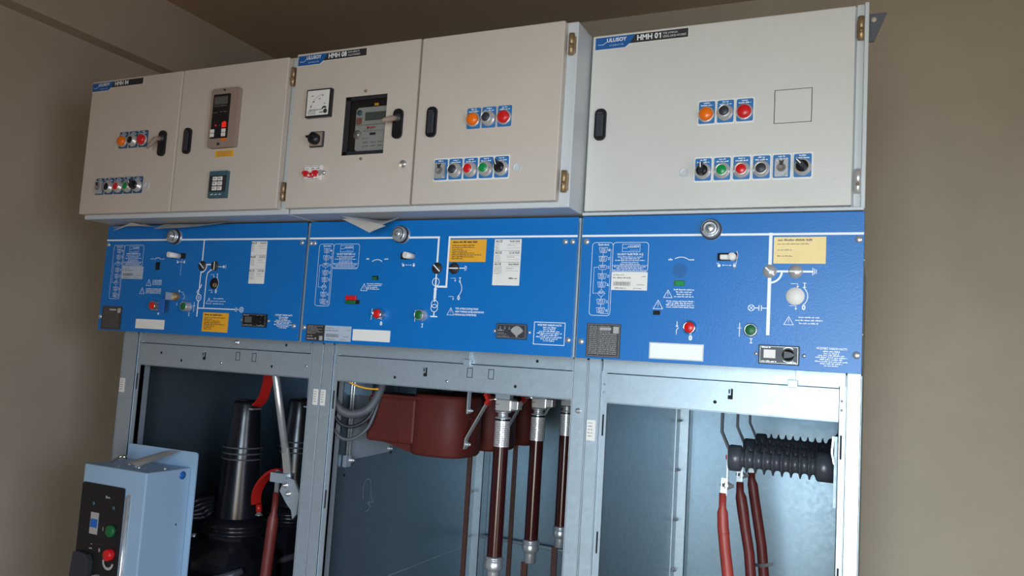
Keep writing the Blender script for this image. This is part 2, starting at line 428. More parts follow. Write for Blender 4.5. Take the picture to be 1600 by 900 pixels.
def swing_handle(parent, x, z, y, lever=None, lbl=None):
    """recessed pill-shaped door handle"""
    h = inst('door_handle', 'hdl', lambda mb: mb.prism(rrect(-0.0115, 0.0115, -0.031, 0.031, 0.0095, 5), -0.005, 0), 'black', parent, (x, y, z))
    if lbl: lab(h, lbl)
    if lever is None:
        inst('grip', 'hdlgrip', lambda mb: mb.box(-0.0075, 0.0075, -0.0035, 0, -0.024, 0.02, 0.002), 'dark', h, (x, y-0.005, z))
        inst('grip_edge', 'hdledge', lambda mb: mb.box(-0.0052, 0.0052, -0.0012, 0, -0.0008, 0.0008), 'wgrey', h, (x, y-0.0082, z+0.021))
    else:
        mb = MB(); p = [Vector((x, y-0.004, z+0.012)), Vector((x-0.004, y-0.020, z+0.006)), Vector(lever)]
        mb.tube([p[0], p[1], (p[1]+p[2])/2, p[2]], [0.005, 0.006, 0.0055, 0.0028], 12)
        lab(mb.build('lever', 'relay', h), 'grey swing lever pulled out of its recess')
        inst('hub', 'hdlhub', lambda mb: mb.lathe([(0.0085, 0), (0.0085, -0.004), (0, -0.005)], (0, 0, 0), 'y', 20), 'dark', h, (x, y-0.004, z+0.012))
    return h
def hinge(parent, x, y, z, m='brass'):
    h = inst('hinge', ('hinge', m), lambda mb: (mb.box(-0.007, 0.007, -0.006, 0, -0.016, 0.016, 0.0015)), m, parent, (x, y, z))
    inst('hinge_pin', ('hpin', m), lambda mb: mb.lathe([(0, -0.021), (0.0055, -0.020), (0.0055, -0.001), (0.0045, 0), (0.0055, 0.001), (0.0055, 0.020), (0, 0.021)], (0, 0, 0), 'z', 14), m, h, (x, y-0.008, z))
    screw(h, x, y-0.0125, z-0.006, 0.0028, 'brass')
    return h
def header(parent, x0, x1, z0, z1, y, title, sub, faint=False):
    """the blue and black name strip at a box's top left corner"""
    L = x1-x0
    back = MB().prism([(x0-0.001, z0-0.001), (x0+L*0.335, z0-0.001), (x0+L*0.385, z0+(z1-z0)*0.28-0.001), (x1+0.001, z0+(z1-z0)*0.28-0.001), (x1+0.001, z1+0.001), (x0-0.001, z1+0.001)], y-0.0004, y).build('name_strip', 'label', parent)
    zz = z0+(z1-z0)*0.28
    MB().flat([(x0+L*0.30, zz), (x1, zz), (x1, z1), (x0+L*0.30, z1)], y-0.0007).build('black_field', 'ink', back)
    MB().flat([(x0, z0), (x0+L*0.33, z0), (x0+L*0.38, zz), (x0+L*0.44, z1), (x0, z1)], y-0.0009).build('blue_field', 'bluelogo', back)
    tm = MB(); tm.text('ULUSOY', x0+L*0.235, (z0+z1)/2+0.0045, 0.0075, y-0.0013, bold=0.0003, sx=1.0)
    tm.text('e l e k t r i k', x0+L*0.235, (z0+z1)/2-0.0055, 0.0036, y-0.0013, sx=1.1)
    tm.line([(x0+0.006, (z0+z1)/2-0.0025), (x0+0.0155, (z0+z1)/2-0.003), (x0+0.0195, (z0+z1)/2-0.0005), (x0+0.0235, (z0+z1)/2+0.002)], 0.0009, y-0.0013)
    tm.text(title[:-1] if title[-1] == '1' else title, x0+L*(0.572 if title[-1] == '1' else 0.585), (zz+z1)/2, 0.0108, y-0.0013, bold=0.00045, sx=0.92)
    if title[-1] == '1':
        tm.bm.verts.ensure_lookup_table(); xm = max(v.co.x for v in tm.bm.verts if v.co.x < x0+L*0.73)+0.0012; zc = (zz+z1)/2
        tm.flat([(xm+0.0022, zc-0.0054), (xm+0.0044, zc-0.0054), (xm+0.0044, zc+0.0054), (xm+0.0026, zc+0.0054), (xm, zc+0.0036), (xm, zc+0.0018), (xm+0.0022, zc+0.0030)], y-0.0013)
    if sub is None:
        q = MB()
        for k in range(2): q.words(x0+L*0.735, x0+L*0.96, (zz+z1)/2+0.003-k*0.006, 0.0036, y-0.0013, k, 'L')
        q.build('faded_print', 'plate', back)
        tm.build('lettering', 'white', back); return
    tm.text(sub[0], x0+L*0.735, (zz+z1)/2+0.0032, 0.0036, y-0.0013, 'LEFT', sx=0.9)
    tm.text(sub[1], x0+L*0.735, (zz+z1)/2-0.0032, 0.0038, y-0.0013, 'LEFT', sx=0.85)
    tm.build('lettering', 'white', back)

# ------------------------------------------------------------------ instrument boxes on top
def relay_box_shell(root, x0, x1, yf, yback, z0, z1, m='carc'):
    MB().box(x0, x1, yf, yback, z0, z1, 0.002).build('carcass', m, root)
# --- left box
ZB, ZT = 1.792, 2.149
YD = -0.090
b1 = empty('instrument_box', (-0.986, 0.05, ZB), 'warm-lit grey two-door instrument box at the far left with a digital relay and keypad', 'control box')
relay_box_shell(b1, -1.312, -0.659, -0.072, 0.24, ZB, ZT)
d = MB().box(-1.311, -0.9975, YD, -0.073, 1.802, 2.144, 0.0022).build('door', 'grey', b1)
d2 = MB().box(-0.9945, -0.677, YD, -0.073, 1.802, 2.144, 0.0022).build('door', 'grey', b1)
header(b1, -1.309, -1.129, 2.1175, 2.1395, YD, 'HMH 04', None)
for i, (x, c) in enumerate(((-1.175, 'orange'), (-1.141, 'black'), (-1.107, 'red'))):
    tagplate(b1, x, YD, 1.984, 10+i, border=False, m='tagdark')
    if c == 'black': button(b1, x, YD-0.002, 1.9805, 'black', 'black push button between the two lamps', proud=0.010)
    else: lamp(b1, x, YD-0.002, 1.9805, c, c+' pilot lamp')
for i, x in enumerate((-1.242, -1.208, -1.175, -1.142, -1.109)):
    tagplate(b1, x, YD, 1.870, 20+i, border=False, m='tagdark')
    if i == 0: keysocket(b1, x, YD-0.002, 1.870)
    elif i < 4: button(b1, x, YD-0.002, 1.867, ('black', 'red', 'green')[i-1], ('black', 'red', 'green')[i-1]+' push button in the lower row', proud=0.009)
    else: selector(b1, x, YD-0.002, 1.867, 0.5, 'black selector knob at the end of the lower row')
blank(b1, -1.079, YD, 1.867)
swing_handle(b1, -1.041, 1.968, YD, (-1.053, YD-0.033, 1.949), 'black handle recess with the lever swung out')
swing_handle(b1, -0.9595, 1.969, YD, None, 'black handle with the lever folded in')
for z in (2.101, 1.841): hinge(b1, -0.669, -0.0725, z)
# protection relay
rl = MB().prism(rrect(-0.886, -0.804, 1.945, 2.084, 0.006), YD-0.012, YD).build('protection_relay', 'relay', b1)
rf = MB().prism(rrect(-0.877, -0.8265, 1.966, 2.0695, 0.001), YD-0.0135, YD-0.012).build('faceplate', 'black', rl)
yy = YD-0.0139
MB().prism(rrect(-0.871, -0.833, 2.046, 2.062, 0.001), yy-0.001, yy).build('display', 'lcd', rl)
tm = MB(); tm.line([(-0.872, 2.045), (-0.832, 2.045), (-0.832, 2.063), (-0.872, 2.063)], 0.0006, yy-0.0012, True)
for k, (a, b_, z) in enumerate(((-0.873, -0.861, 2.026), (-0.853, -0.845, 2.027), (-0.842, -0.832, 2.027), (-0.872, -0.834, 2.041))): tm.words(a, b_, z, 0.0022, yy-0.0003, 300+k)
tm.build('lettering', 'inkfaint', rl)
for x in (-0.862, -0.85): MB().lathe([(0.0027, 0), (0.0027, -0.002), (0, -0.0025)], (x, yy, 1.996), 'y', 16).build('led', 'red' if x < -0.855 else 'dark', rl)
MB().box(-0.842, -0.8305, yy-0.003, yy, 1.990, 2.002, 0.0008).build('led', 'led', rl)
MB().box(-0.8355, -0.8325, yy-0.0045, yy, 2.0005, 2.0035, 0.0004).build('led', 'led', rl)
for x in (-0.8705, -0.8365):
    k = MB()
    for z in (1.983, 1.9735): k.box(x-0.006, x+0.006, yy-0.002, yy, z-0.0042, z+0.0042, 0.0008)
    k.build('key_pad', 'label', rl)
MB().box(-0.843, -0.829, YD-0.0135, YD-0.012, 1.9595, 1.9655).build('sticker', 'orange', rl)
screw(rl, -0.846, YD-0.012, 2.079, 0.0022, 'ink'); 
MB().prism([(-0.855, 1.950), (-0.846, 1.950), (-0.8495, 1.956), (-0.8515, 1.956)], YD-0.0145, YD-0.012).build('latch', 'dark', rl)
st = MB().box(-0.869, -0.8145, YD-0.0008, YD, 1.9255, 1.9405).build('warning_sticker', 'amber', b1)
tm = MB()
for k in range(3): tm.words(-0.865, -0.819, 1.9365-k*0.004, 0.0018, YD-0.0011, 310+k, 'C', 0.9)
tm.build('lettering', 'inkfaint', st)
kp = MB().prism(rrect(-0.873, -0.819, 1.829, 1.891, 0.0015), YD-0.008, YD).build('keypad_module', 'teal', b1)
MB().box(-0.8695, -0.8215, YD-0.0095, YD-0.008, 1.843, 1.880).build('keypad_field', 'ink', kp)
for i in range(3):
    for j in range(2):
        kk = inst('key', 'key6', lambda mb: mb.box(-0.0066, 0.0066, -0.002, 0, -0.0046, 0.0046, 0.0008), 'label', kp, (-0.8525+j*0.0155, YD-0.0095, 1.8725-i*0.0112))
        tm = MB().words(-0.8525+j*0.0155-0.0045, -0.8525+j*0.0155+0.0045, 1.8725-i*0.0112, 0.0028, YD-0.0119, 400+i*2+j, 'C', 0.8).build('key_legend', 'inkfaint', kp)
tm = MB()
for x in (-0.8605, -0.8485, -0.8365): tm.words(x-0.004, x+0.004, 1.8365, 0.003, YD-0.0084, int(-x*1e4))
tm.build('lettering', 'label', kp)

# --- middle box
b2 = empty('instrument_box', (-0.328, 0.05, ZB), 'warm-lit grey two-door instrument box in the middle with an ammeter and a meter window', 'control box')
relay_box_shell(b2, -0.654, -0.001, -0.072, 0.24, ZB, ZT)
# left door is a frame around the meter window
wx0, wx1, wz0, wz1 = -0.5135, -0.4085, 1.911, 2.0375
dx0, dx1, dz0, dz1 = -0.653, -0.3365, 1.802, 2.146
dm = MB()
a = [(dx0, dz0), (dx1, dz0), (dx1, dz1), (dx0, dz1)]; q = [(wx0, wz0), (wx1, wz0), (wx1, wz1), (wx0, wz1)]
for yv, flip in ((YD, False), (-0.073, True)):
    A = [dm.bm.verts.new((x, yv, z)) for x, z in a]; B = [dm.bm.verts.new((x, yv, z)) for x, z in q]
    if yv == YD: A0, B0 = A, B
    for i in range(4):
        f = [A[i], A[(i+1) % 4], B[(i+1) % 4], B[i]]; dm.bm.faces.new(f[::-1] if flip else f)
for i in range(4):
    dm.bm.faces.new((A0[(i+1) % 4], A0[i], A[i], A[(i+1) % 4])); dm.bm.faces.new((B0[i], B0[(i+1) % 4], B[(i+1) % 4], B[i]))
dl = dm.build('door', 'grey', b2)
MB().box(-0.3325, -0.0215, YD, -0.073, 1.802, 2.146, 0.0022).build('door', 'grey', b2)
# recess behind the window
rc = MB()
rc.box(wx0+0.0002, wx1-0.0002, -0.0745, -0.0735, wz0+0.0002, wz1-0.0002)
rc.build('meter_backplate', 'cavity', b2)
fr = MB()
for (a0, a1, c0, c1) in ((wx0-0.001, wx0+0.012, wz0, wz1), (wx0, wx1, wz0-0.001, wz0+0.008), (wx0, wx1, wz1-0.008, wz1+0.001)): fr.box(a0, a1, YD+0.0012, YD+0.003, c0, c1)
fr.build('window_gasket', 'dark', b2)
MB().box(wx0, wx1, YD+0.0002, YD+0.0010, wz0, wz1).build('window_pane', 'glass', b2)
mt = MB().prism([(-0.486, 1.925), (-0.4805, 1.920), (-0.411, 1.920), (-0.411, 2.0145), (-0.483, 2.0145), (-0.4885, 2.009), (-0.4885, 1.952), (-0.486, 1.947)], -0.083, -0.073).build('electricity_meter', 'meter', b2)
ym = -0.0836
MB().box(-0.4645, -0.412, ym-0.001, ym+0.0005, 1.985, 2.003, 0.0006).build('display', 'lcd', mt)
MB().box(-0.4885, -0.411, ym-0.0004, ym+0.001, 1.9755, 1.9765).build('cover_seam', 'inkfaint', mt)
MB().lathe([(0.0058, 0), (0.0058, -0.002), (0, -0.0024)], (-0.479, ym, 2.003), 'y', 18).build('meter_button', 'teal', mt)
MB().prism(rrect(-0.486, -0.4725, 1.978, 1.992, 0.002), ym-0.0015, ym).build('meter_lens', 'pinkish', mt)
sr = MB().lathe([(0.0098, 0), (0.0098, -0.0015), (0, -0.0015)], (-0.4805, ym, 1.956), 'y', 22).build('seal_ring', 'relay', mt)
MB().lathe([(0.0045, 0), (0.0045, -0.003), (0, -0.003)], (-0.4805, ym, 1.956), 'y', 18).build('seal_screw', 'zinc', mt)
tm = MB()
for k, (x0_, x1_, z, h) in enumerate(((-0.468, -0.416, 1.9625, 0.0018), (-0.468, -0.452, 1.947, 0.0022), (-0.466, -0.452, 1.938, 0.003), (-0.446, -0.433, 1.938, 0.003), (-0.428, -0.416, 1.938, 0.003), (-0.466, -0.452, 1.930, 0.003), (-0.446, -0.433, 1.930, 0.003), (-0.428, -0.416, 1.930, 0.003), (-0.464, -0.44, 1.967, 0.0018))): tm.words(x0_, x1_, z, h, ym-0.0004, 500+k)
tm.build('lettering', 'inkfaint', mt)
MB().box(-0.45, -0.4355, ym-0.0008, ym, 1.9535, 1.9585).build('rating_mark', 'ink', mt)
tm = MB().disc(-0.4555, 1.970, 0.0026, ym-0.0006).words(-0.4515, -0.436, 1.970, 0.0035, ym-0.0006, 520); tm.build('maker_mark', 'red', mt)
MB().box(-0.4435, -0.434, ym-0.0004, ym+0.002, 2.0165, 2.0215).build('meter_tab', 'amber', mt)
for p in ((-0.463, 2.047), (-0.462, 1.9015)): screw(b2, p[0], YD, p[1], 0.003, 'brass')
header(b2, -0.650, -0.469, 2.119, 2.1415, YD, 'HMH 08', ('AKIM GERİLİM', 'ÖLÇÜ HÜCRESİ'))
am = MB().box(-0.611, -0.546, YD-0.010, YD, 1.997, 2.059, 0.001).build('ammeter', 'black', b2)
MB().box(-0.6075, -0.5495, YD-0.0106, YD-0.0098, 2.0005, 2.0555).build('dial', 'label', am)
tm = MB(); ya = YD-0.0111
tm.line([(-0.599, 2.0125), (-0.566, 2.0125)], 0.0011, ya)
tm.arc(-0.560, 2.0125, 0.0052, 30, 170, 0.004, ya, 10); tm.disc(-0.557, 2.0085, 0.005, ya, 16)
for k, (x, z) in enumerate(((-0.594, 2.043), (-0.589, 2.030), (-0.574, 2.036), (-0.566, 2.043), (-0.560, 2.025), (-0.595, 2.020))): tm.words(x-0.003, x+0.003, z, 0.0026, ya, 600+k, 'C', 0.8)
tm.words(-0.572, -0.56, 2.0065, 0.0034, ya, 610)
tm.build('needle', 'ink', am)
tm = MB(); tm.arc(-0.561, 2.0105, 0.036, 98, 178, 0.0004, ya, 16)
for i in range(9):
    t = R(98+i*10); tm.line([(-0.561+0.034*math.cos(t), 2.0105+0.034*math.sin(t)), (-0.561+0.038*math.cos(t), 2.0105+0.038*math.sin(t))], 0.0004, ya)
for i in range(4): tm.words(-0.603, -0.58, 2.0105-i*0.0025, 0.0014, ya, 620+i, 'L', 0.9)
tm.build('scale', 'inkfaint', am)
sw = MB().box(-0.597, -0.561, YD-0.005, YD, 1.932, 1.967, 0.002).build('rotary_switch', 'dark', b2)
MB().box(-0.5945, -0.5635, YD-0.0058, YD-0.0045, 1.9345, 1.9645).build('switch_plate', 'relay', sw)
MB().lathe([(0.0125, 0), (0.0122, -0.012), (0, -0.013)], (-0.580, YD-0.0055, 1.949), 'y', 22).prism([(-0.5895, 1.9475), (-0.5705, 1.9475), (-0.5705, 1.952), (-0.5895, 1.952)], YD-0.028, YD-0.017).build('knob', 'black', sw)
# three-pole breaker cut through the door with red toggles
mc = MB().box(-0.603, -0.5575, YD-0.006, YD, 1.859, 1.8925, 0.001).build('miniature_breaker', 'label', b2)
tm = MB()
for k, x in enumerate((-0.5945, -0.580, -0.5665)): tm.words(x-0.004, x+0.004, 1.8845, 0.0028, YD-0.0066, 640+k)
tm.words(-0.601, -0.560, 1.8895, 0.0016, YD-0.0066, 650); tm.words(-0.600, -0.562, 1.8615, 0.0022, YD-0.0066, 651)
tm.build('lettering', 'inkfaint', mc)
for x in (-0.5965, -0.5705):
    MB().prism([(x-0.0075, 1.874), (x-0.005, 1.8795), (x+0.005, 1.8795), (x+0.0085, 1.8745), (x+0.006, 1.8725), (x+0.003, 1.8745), (x+0.0025, 1.867), (x-0.0025, 1.867), (x-0.003, 1.8745), (x-0.006, 1.872)][::-1], YD-0.013, YD-0.006).build('toggle', 'red', mc)
MB().prism([(-0.591, 1.868), (-0.588, 1.8645), (-0.578, 1.8645), (-0.576, 1.868), (-0.580, 1.8665), (-0.587, 1.8665)], YD-0.012, YD-0.006).box(-0.5855, -0.5815, YD-0.010, YD-0.006, 1.869, 1.8755).build('toggle', 'red', mc)
MB().lathe([(0, -0.007), (0.004, -0.0065), (0.0045, 0)], (-0.5525, YD, 1.8755), 'y', 16).build('seal_screw', 'zinc', mc)
MB().prism([(-0.566, 1.880), (-0.5565, 1.8815), (-0.5555, 1.876), (-0.5575, 1.869), (-0.562, 1.868)][::-1], YD-0.0085, YD-0.006).build('hasp', 'silver', mc)
for i, (x, c) in enumerate(((-0.202, 'orange'), (-0.169, 'black'), (-0.1355, 'red'))):
    tagplate(b2, x, YD, 1.969, 30+i, border=False)
    if c == 'black': button(b2, x, YD-0.002, 1.966, 'dark', 'black push button between the two lamps')
    else: lamp(b2, x, YD-0.002, 1.966, c, c+' pilot lamp')
for i, x in enumerate((-0.268, -0.235, -0.2015, -0.168, -0.135)):
    tagplate(b2, x, YD, 1.8695, 40+i, border=True)
    if i == 0: keysocket(b2, x, YD-0.002, 1.870)
    elif i < 4: button(b2, x, YD-0.002, 1.8665, ('dark', 'red', 'green')[i-1], ('black', 'red', 'green')[i-1]+' push button in the lower row')
    else: selector(b2, x, YD-0.002, 1.8665, 0.35, 'black selector knob at the end of the lower row')
blank(b2, -0.1025, YD, 1.8665)
swing_handle(b2, -0.3765, 1.970, YD, (-0.394, YD-0.036, 1.968), 'black handle recess with the lever pointing left')
swing_handle(b2, -0.2965, 1.968, YD, None, 'black handle with the lever folded in')
lk = MB(); lk.lathe([(0, -0.004), (0.007, -0.0035), (0.0075, 0)], (-0.357, YD, 1.886), 'y', 18); lk.tube([(-0.357, YD-0.004, 1.886), (-0.351, YD-0.018, 1.880), (-0.347, YD-0.026, 1.876)], 0.0032, 10)
lk.build('key_lock', 'zinc', b2)
for z in (2.102, 1.839): hinge(b2, -0.0105, -0.0725, z)

# --- right box, nearly flush with the blue panel
Y3 = -0.002
b3 = empty('instrument_box', (0.25, 0.1, ZB), 'pale grey one-door instrument box at the right with an empty square cut-out', 'control box')
MB().box(0.001, 0.494, 0.012, 0.26, 1.789, 2.150, 0.002).build('carcass', 'carc', b3)
sm = MB(); sm.box(0.4805, 0.4985, 0.004, 0.0125, 1.792, 2.1495, 0.001); sm.box(0.4925, 0.4995, -0.004, 0.0125, 1.792, 2.1495, 0.0015)
sm.build('hinge_stile', 'carc', b3)
MB().box(0.002, 0.498, -0.005, 0.012, 1.789, 1.7945, 0.001).build('bottom_rail', 'carc', b3)
MB().box(0.0035, 0.4785, Y3, 0.011, 1.798, 2.1465, 0.0022).build('door', 'grey3', b3)
header(b3, 0.0095, 0.191, 2.1175, 2.1415, Y3, 'HMH 01', ('YÜK AYIRICILI', 'GİRİŞ ÇIKIŞ HÜCRESİ'))
for i, (x, c) in enumerate(((0.2315, 'orange'), (0.265, 'black'), (0.299, 'red'))):
    tagplate(b3, x, Y3, 1.9755, 50+i)
    if c == 'black': button(b3, x-0.0005, Y3-0.002, 1.9725, 'dark', 'black push button between the two lamps')
    else: lamp(b3, x-0.0005, Y3-0.002, 1.9715, c, c+' pilot lamp')
for i, x in enumerate((0.229, 0.263, 0.297, 0.331, 0.365, 0.3995)):
    tagplate(b3, x, Y3, 1.8695, 60+i)
    if i == 4: keysocket(b3, x, Y3-0.002, 1.869)
    elif i in (0, 5): selector(b3, x, Y3-0.002, 1.866, 0.05 if i == 0 else 0.75, 'black selector knob, '+('first' if i == 0 else 'last')+' of the lower row')
    else: button(b3, x, Y3-0.002, 1.866, ('green', 'red', 'dark')[i-1], ('green', 'red', 'black')[i-1]+' push button in the lower row', proud=0.009)
blank(b3, 0.195, Y3, 1.8655)
swing_handle(b3, 0.0285, 1.9665, Y3, None, 'black handle with the lever folded in')
cv = MB()
for a0, a1, c0, c1 in ((0.3495, 0.4115, 1.9465, 1.9475), (0.3495, 0.4115, 2.0065, 2.0075), (0.349, 0.3502, 1.9465, 2.0075), (0.4108, 0.412, 1.9465, 2.0075)): cv.box(a0, a1, Y3-0.0002, Y3+0.0004, c0, c1)
cv.build('cutout_groove', 'ink', b3)
MB().box(0.3512, 0.4098, Y3-0.0006, Y3+0.0004, 1.9485, 2.0055).build('blanking_plate', 'grey3', b3)
for z in (2.104, 1.838): hinge(b3, 0.4875, 0.004, z, 'brass' if z > 2 else 'silver')
# dark triangular plate with a wall-coloured disc at the top right edge
bk = MB().prism([(0.4995, 2.142), (0.4995, 2.092), (0.507, 2.092), (0.527, 2.142)], 0.030, 0.034)
lab(bk.build('corner_plate', 'wgrey', b3), 'dark triangular plate')
MB().lathe([(0, 0), (0.0045, 0), (0.0045, 0.001)], (0.5065, 0.029, 2.131), 'y', 14).build('plate_disc', 'wall', b3)

# ------------------------------------------------------------------ switchgear cubicles
YP = 0.0        # face of the blue panels
YFR = 0.085     # face of the lower frame
def rr_line(mb, x0, x1, z0, z1, r, wd, y): mb.line(rrect(x0, x1, z0, z1, r), wd, y, True)
def flowchart(mb, x0, y, w1=0.042, W=0.109, small=1.0):
    """the printed operating sequence and address box; x0 = left edge, top at 1.737"""
    z1, z0 = 1.737, 1.598
    rr_line(mb, x0, x0+w1, z0, z1, 0.006, 0.0008, y)
    rr_line(mb, x0+w1, x0+W, 1.682, z1, 0.006, 0.0008, y)
    mb.line([(x0+w1, 1.6935), (x0+W, 1.6935)], 0.0007, y)
    cx = x0+w1*0.54
    mb.text('İŞLEM SIRASI', cx, 1.7325, 0.0030, y, bold=0.0001, sx=0.9)
    zs = [1.7225, 1.706, 1.6895, 1.6725, 1.6565, 1.640, 1.624, 1.608]
    for i, z in enumerate(zs):
        if i == 5: mb.line([(cx-0.0075, z), (cx, z-0.0072), (cx+0.0075, z), (cx, z+0.0072)], 0.0006, y, True)
        elif i == 2: rr_line(mb, cx-0.0078, cx+0.0078, z-0.0042, z+0.0042, 0.003, 0.0006, y)
        else: mb.line([(cx-0.0062, z-0.0048), (cx+0.0062, z-0.0048), (cx+0.0082, z+0.0048), (cx-0.0082, z+0.0048)], 0.0006, y, True)
        for k in range(2 if i in (2, 5) else 3): mb.words(cx-0.0052, cx+0.0052, z+0.0026-k*0.0026, 0.0016, y, i*5+k, 'C', 0.9)
        if i < 7: mb.line([(cx, z-0.0052 if i != 5 else z-0.0075), (cx, zs[i+1]+(0.0075 if i == 4 else 0.005))], 0.0006, y)
        if i not in (5,):
            for k in range(2): mb.words(cx+0.010, cx+0.0145, z+0.0015-k*0.003, 0.0017, y, 90+i*3+k, 'L', 0.9)
    mb.line([(cx-0.0078, zs[2]), (x0+0.0055, zs[2]), (x0+0.0055, zs[5]), (cx-0.0075, zs[5])], 0.0006, y)
    mb.line([(cx+0.0085, zs[0]), (x0+w1-0.0035, zs[0]), (x0+w1-0.0035, zs[7]-0.006), (cx, zs[7]-0.006)], 0.0006, y)
    xc = x0+(w1+W)/2; hw = (W-w1)/2-0.004
    mb.line([(xc-0.016, 1.7195), (xc+0.018, 1.7195), (xc+0.018, 1.7335), (xc-0.016, 1.7335)], 0.0006, y, True)
    mb.line([(xc-0.015, 1.7265), (xc-0.008, 1.726), (xc-0.004, 1.729)], 0.0007, y)
    mb.text('ULUSOY', xc+0.0065, 1.729, 0.0042, y, bold=0.00012, sx=0.95); mb.text('e l e k t r i k', xc+0.0065, 1.7225, 0.0021, y)
    mb.text('ULUSOY ELEKTRİK A.Ş.', xc, 1.7145, 0.0038, y, bold=0.00012, sx=0.92)
    for k, f in enumerate((0.8, 0.6, 0.95, 0.55, 0.62)): mb.words(xc-hw, xc+hw, 1.7092-k*0.0032-(0.0006 if k > 2 else 0), 0.0019, y, 70+k, 'C', f)
    for k, f in enumerate((0.95, 0.8, 0.96)): mb.words(xc-hw-0.002, xc+hw+0.002, 1.6908-k*0.0031, 0.0019, y, 80+k, 'C', f)
def tri(mb, x, z, s, y):
    mb.line([(x-s, z-s*0.85), (x+s, z-s*0.85), (x, z+s*0.95)], 0.0009, y, True)
    mb.line([(x, z+s*0.45), (x, z-s*0.15)], 0.0008, y); mb.disc(x, z-s*0.45, 0.0006, y, 8)
def helpline(mb, x0, x1, z0, z1, y):
    xc = (x0+x1)/2
    mb.text('MÜŞTERİ YARDIM HATTI', xc, z1-0.0035, 0.0036, y, bold=0.00012, sx=(x1-x0)/0.062)
    n = 8; fs = (0.5, 0.45, 0.78, 0.95, 0.7, 0.97, 0.65, 0.42)
    for k in range(n): mb.words(x0, x1, z1-0.0085-k*(z1-z0-0.009)/n, 0.0023, y, 130+k, 'C', fs[k])
def ihand(mb, x, z, y, down=True):
    mb.line([(x-0.008, z+0.003), (x+0.003, z+0.003), (x+0.003, z-0.001)], 0.0007, y); mb.flat([(x+0.001, z-0.001), (x+0.003, z-0.0045), (x+0.005, z-0.001)], y)
def padlocks(mb, xa, xb, z, y):
    for x, op in ((xa, True), (xb, False)):
        mb.prism(rrect(x-0.0024, x+0.0024, z-0.003, z+0.0018, 0.0006), y-0.0001, y)
        mb.arc(x-(0.0022 if op else 0), z+0.0022, 0.0018, 0, 180, 0.0008, y, 8)
    mb.line([(xa+0.006, z), (xb-0.006, z)], 0.0007, y)
    mb.flat([(xa+0.0052, z), (xa+0.008, z-0.0014), (xa+0.008, z+0.0014)], y); mb.flat([(xb-0.0052, z), (xb-0.008, z+0.0014), (xb-0.008, z-0.0014)], y)
def discsw(root, x, z, ang, m, r=0.0108, name='position_disc'):
    o = MB().lathe([(r*1.12, 0), (r*1.12, -0.0008), (r, -0.001), (r, -0.0022), (0, -0.0022)], (x, YP, z), 'y', 26).build(name, m, root)
    t = R(ang); c, s = math.cos(t)*r*0.85, math.sin(t)*r*0.85
    MB().line([(x-c, z-s), (x+c, z+s)], 0.0024, YP-0.0026).build('pointer', 'white', o)
    return o
def round_knob(root, x, z, yp=YP):
    k = MB().lathe([(0.0188, 0), (0.0188, -0.003), (0.0175, -0.0045), (0.0165, -0.0045), (0.016, -0.018), (0.0145, -0.0195), (0.0118, -0.0195), (0.0112, -0.015), (0.0085, -0.015), (0.008, -0.024), (0.0065, -0.0255), (0, -0.0255)], (x, yp, z), 'y', 32).build('lamp_socket', 'zinc', root)
    MB().lathe([(0.0184, -0.0052), (0.0169, -0.0058), (0.0167, -0.012), (0.0184, -0.0125)], (x, yp, z), 'y', 32).build('collar', 'dark', k)
    MB().arc(x, z, 0.0128, -60, 200, 0.0022, yp-0.0199, 18).arc(x, z, 0.0042, 40, 300, 0.0014, yp-0.0259, 12).build('engraving', 'ink', k)
    return k
def pbutton(root, x, z, col, lbl, proud=0.016):
    b = MB().lathe([(0.0125, 0), (0.0125, -0.003), (0.0112, -0.0042), (0.0108, -proud), (0.0098, -proud-0.001), (0.0088, -proud+0.0005)], (x, YP, z), 'y', 28).build('push_button', 'chrome' if col == 'red' else 'zinc', root)
    lab(b, lbl)
    MB().lathe([(0.0091, -proud+0.002), (0.0091, -proud-0.0006), (0.008, -proud-0.0016), (0, -proud-0.002)], (x, YP, z), 'y', 24).build('cap', col, b)
def slot_lever(root, x0, x1, z, xk, out):
    s = MB().prism(rrect(x0, x1, z-0.0065, z+0.0075, 0.0015), YP-0.0008, YP).build('lever_slot', 'cavity', root)
    l = MB(); l.box(min(xk, x0+0.006), max(xk, x0+0.006)+0.001, YP-0.012, YP-0.001, z-0.0055, z+0.0035, 0.002) if out < 0.02 else l.tube([(xk+0.006, YP, z), (xk, YP-out, z)], 0.0068, 18)
    if out < 0.02: l.lathe([(0.007, 0), (0.007, -0.013), (0.0055, -0.015), (0, -0.015)], (xk, YP, z), 'y', 24)
    lab(l.build('locking_lever', 'label', s), 'white plastic locking lever')
def sticker(root, pts, m, name, y=YP): return MB().prism(pts, y-0.0007, y).build(name, m, root)
def rect(x0, x1, z0, z1): return [(x0, z0), (x1, z0), (x1, z1), (x0, z1)]
def barcode(mb, x0, x1, z0, z1, y, seed):
    r = random.Random(seed); x = x0
    while x < x1:
        wd = r.choice((0.0006, 0.0010, 0.0015)); mb.flat(rect(x, min(x+wd, x1), z0, z1), y); x += wd+r.choice((0.0005, 0.0009, 0.0013))
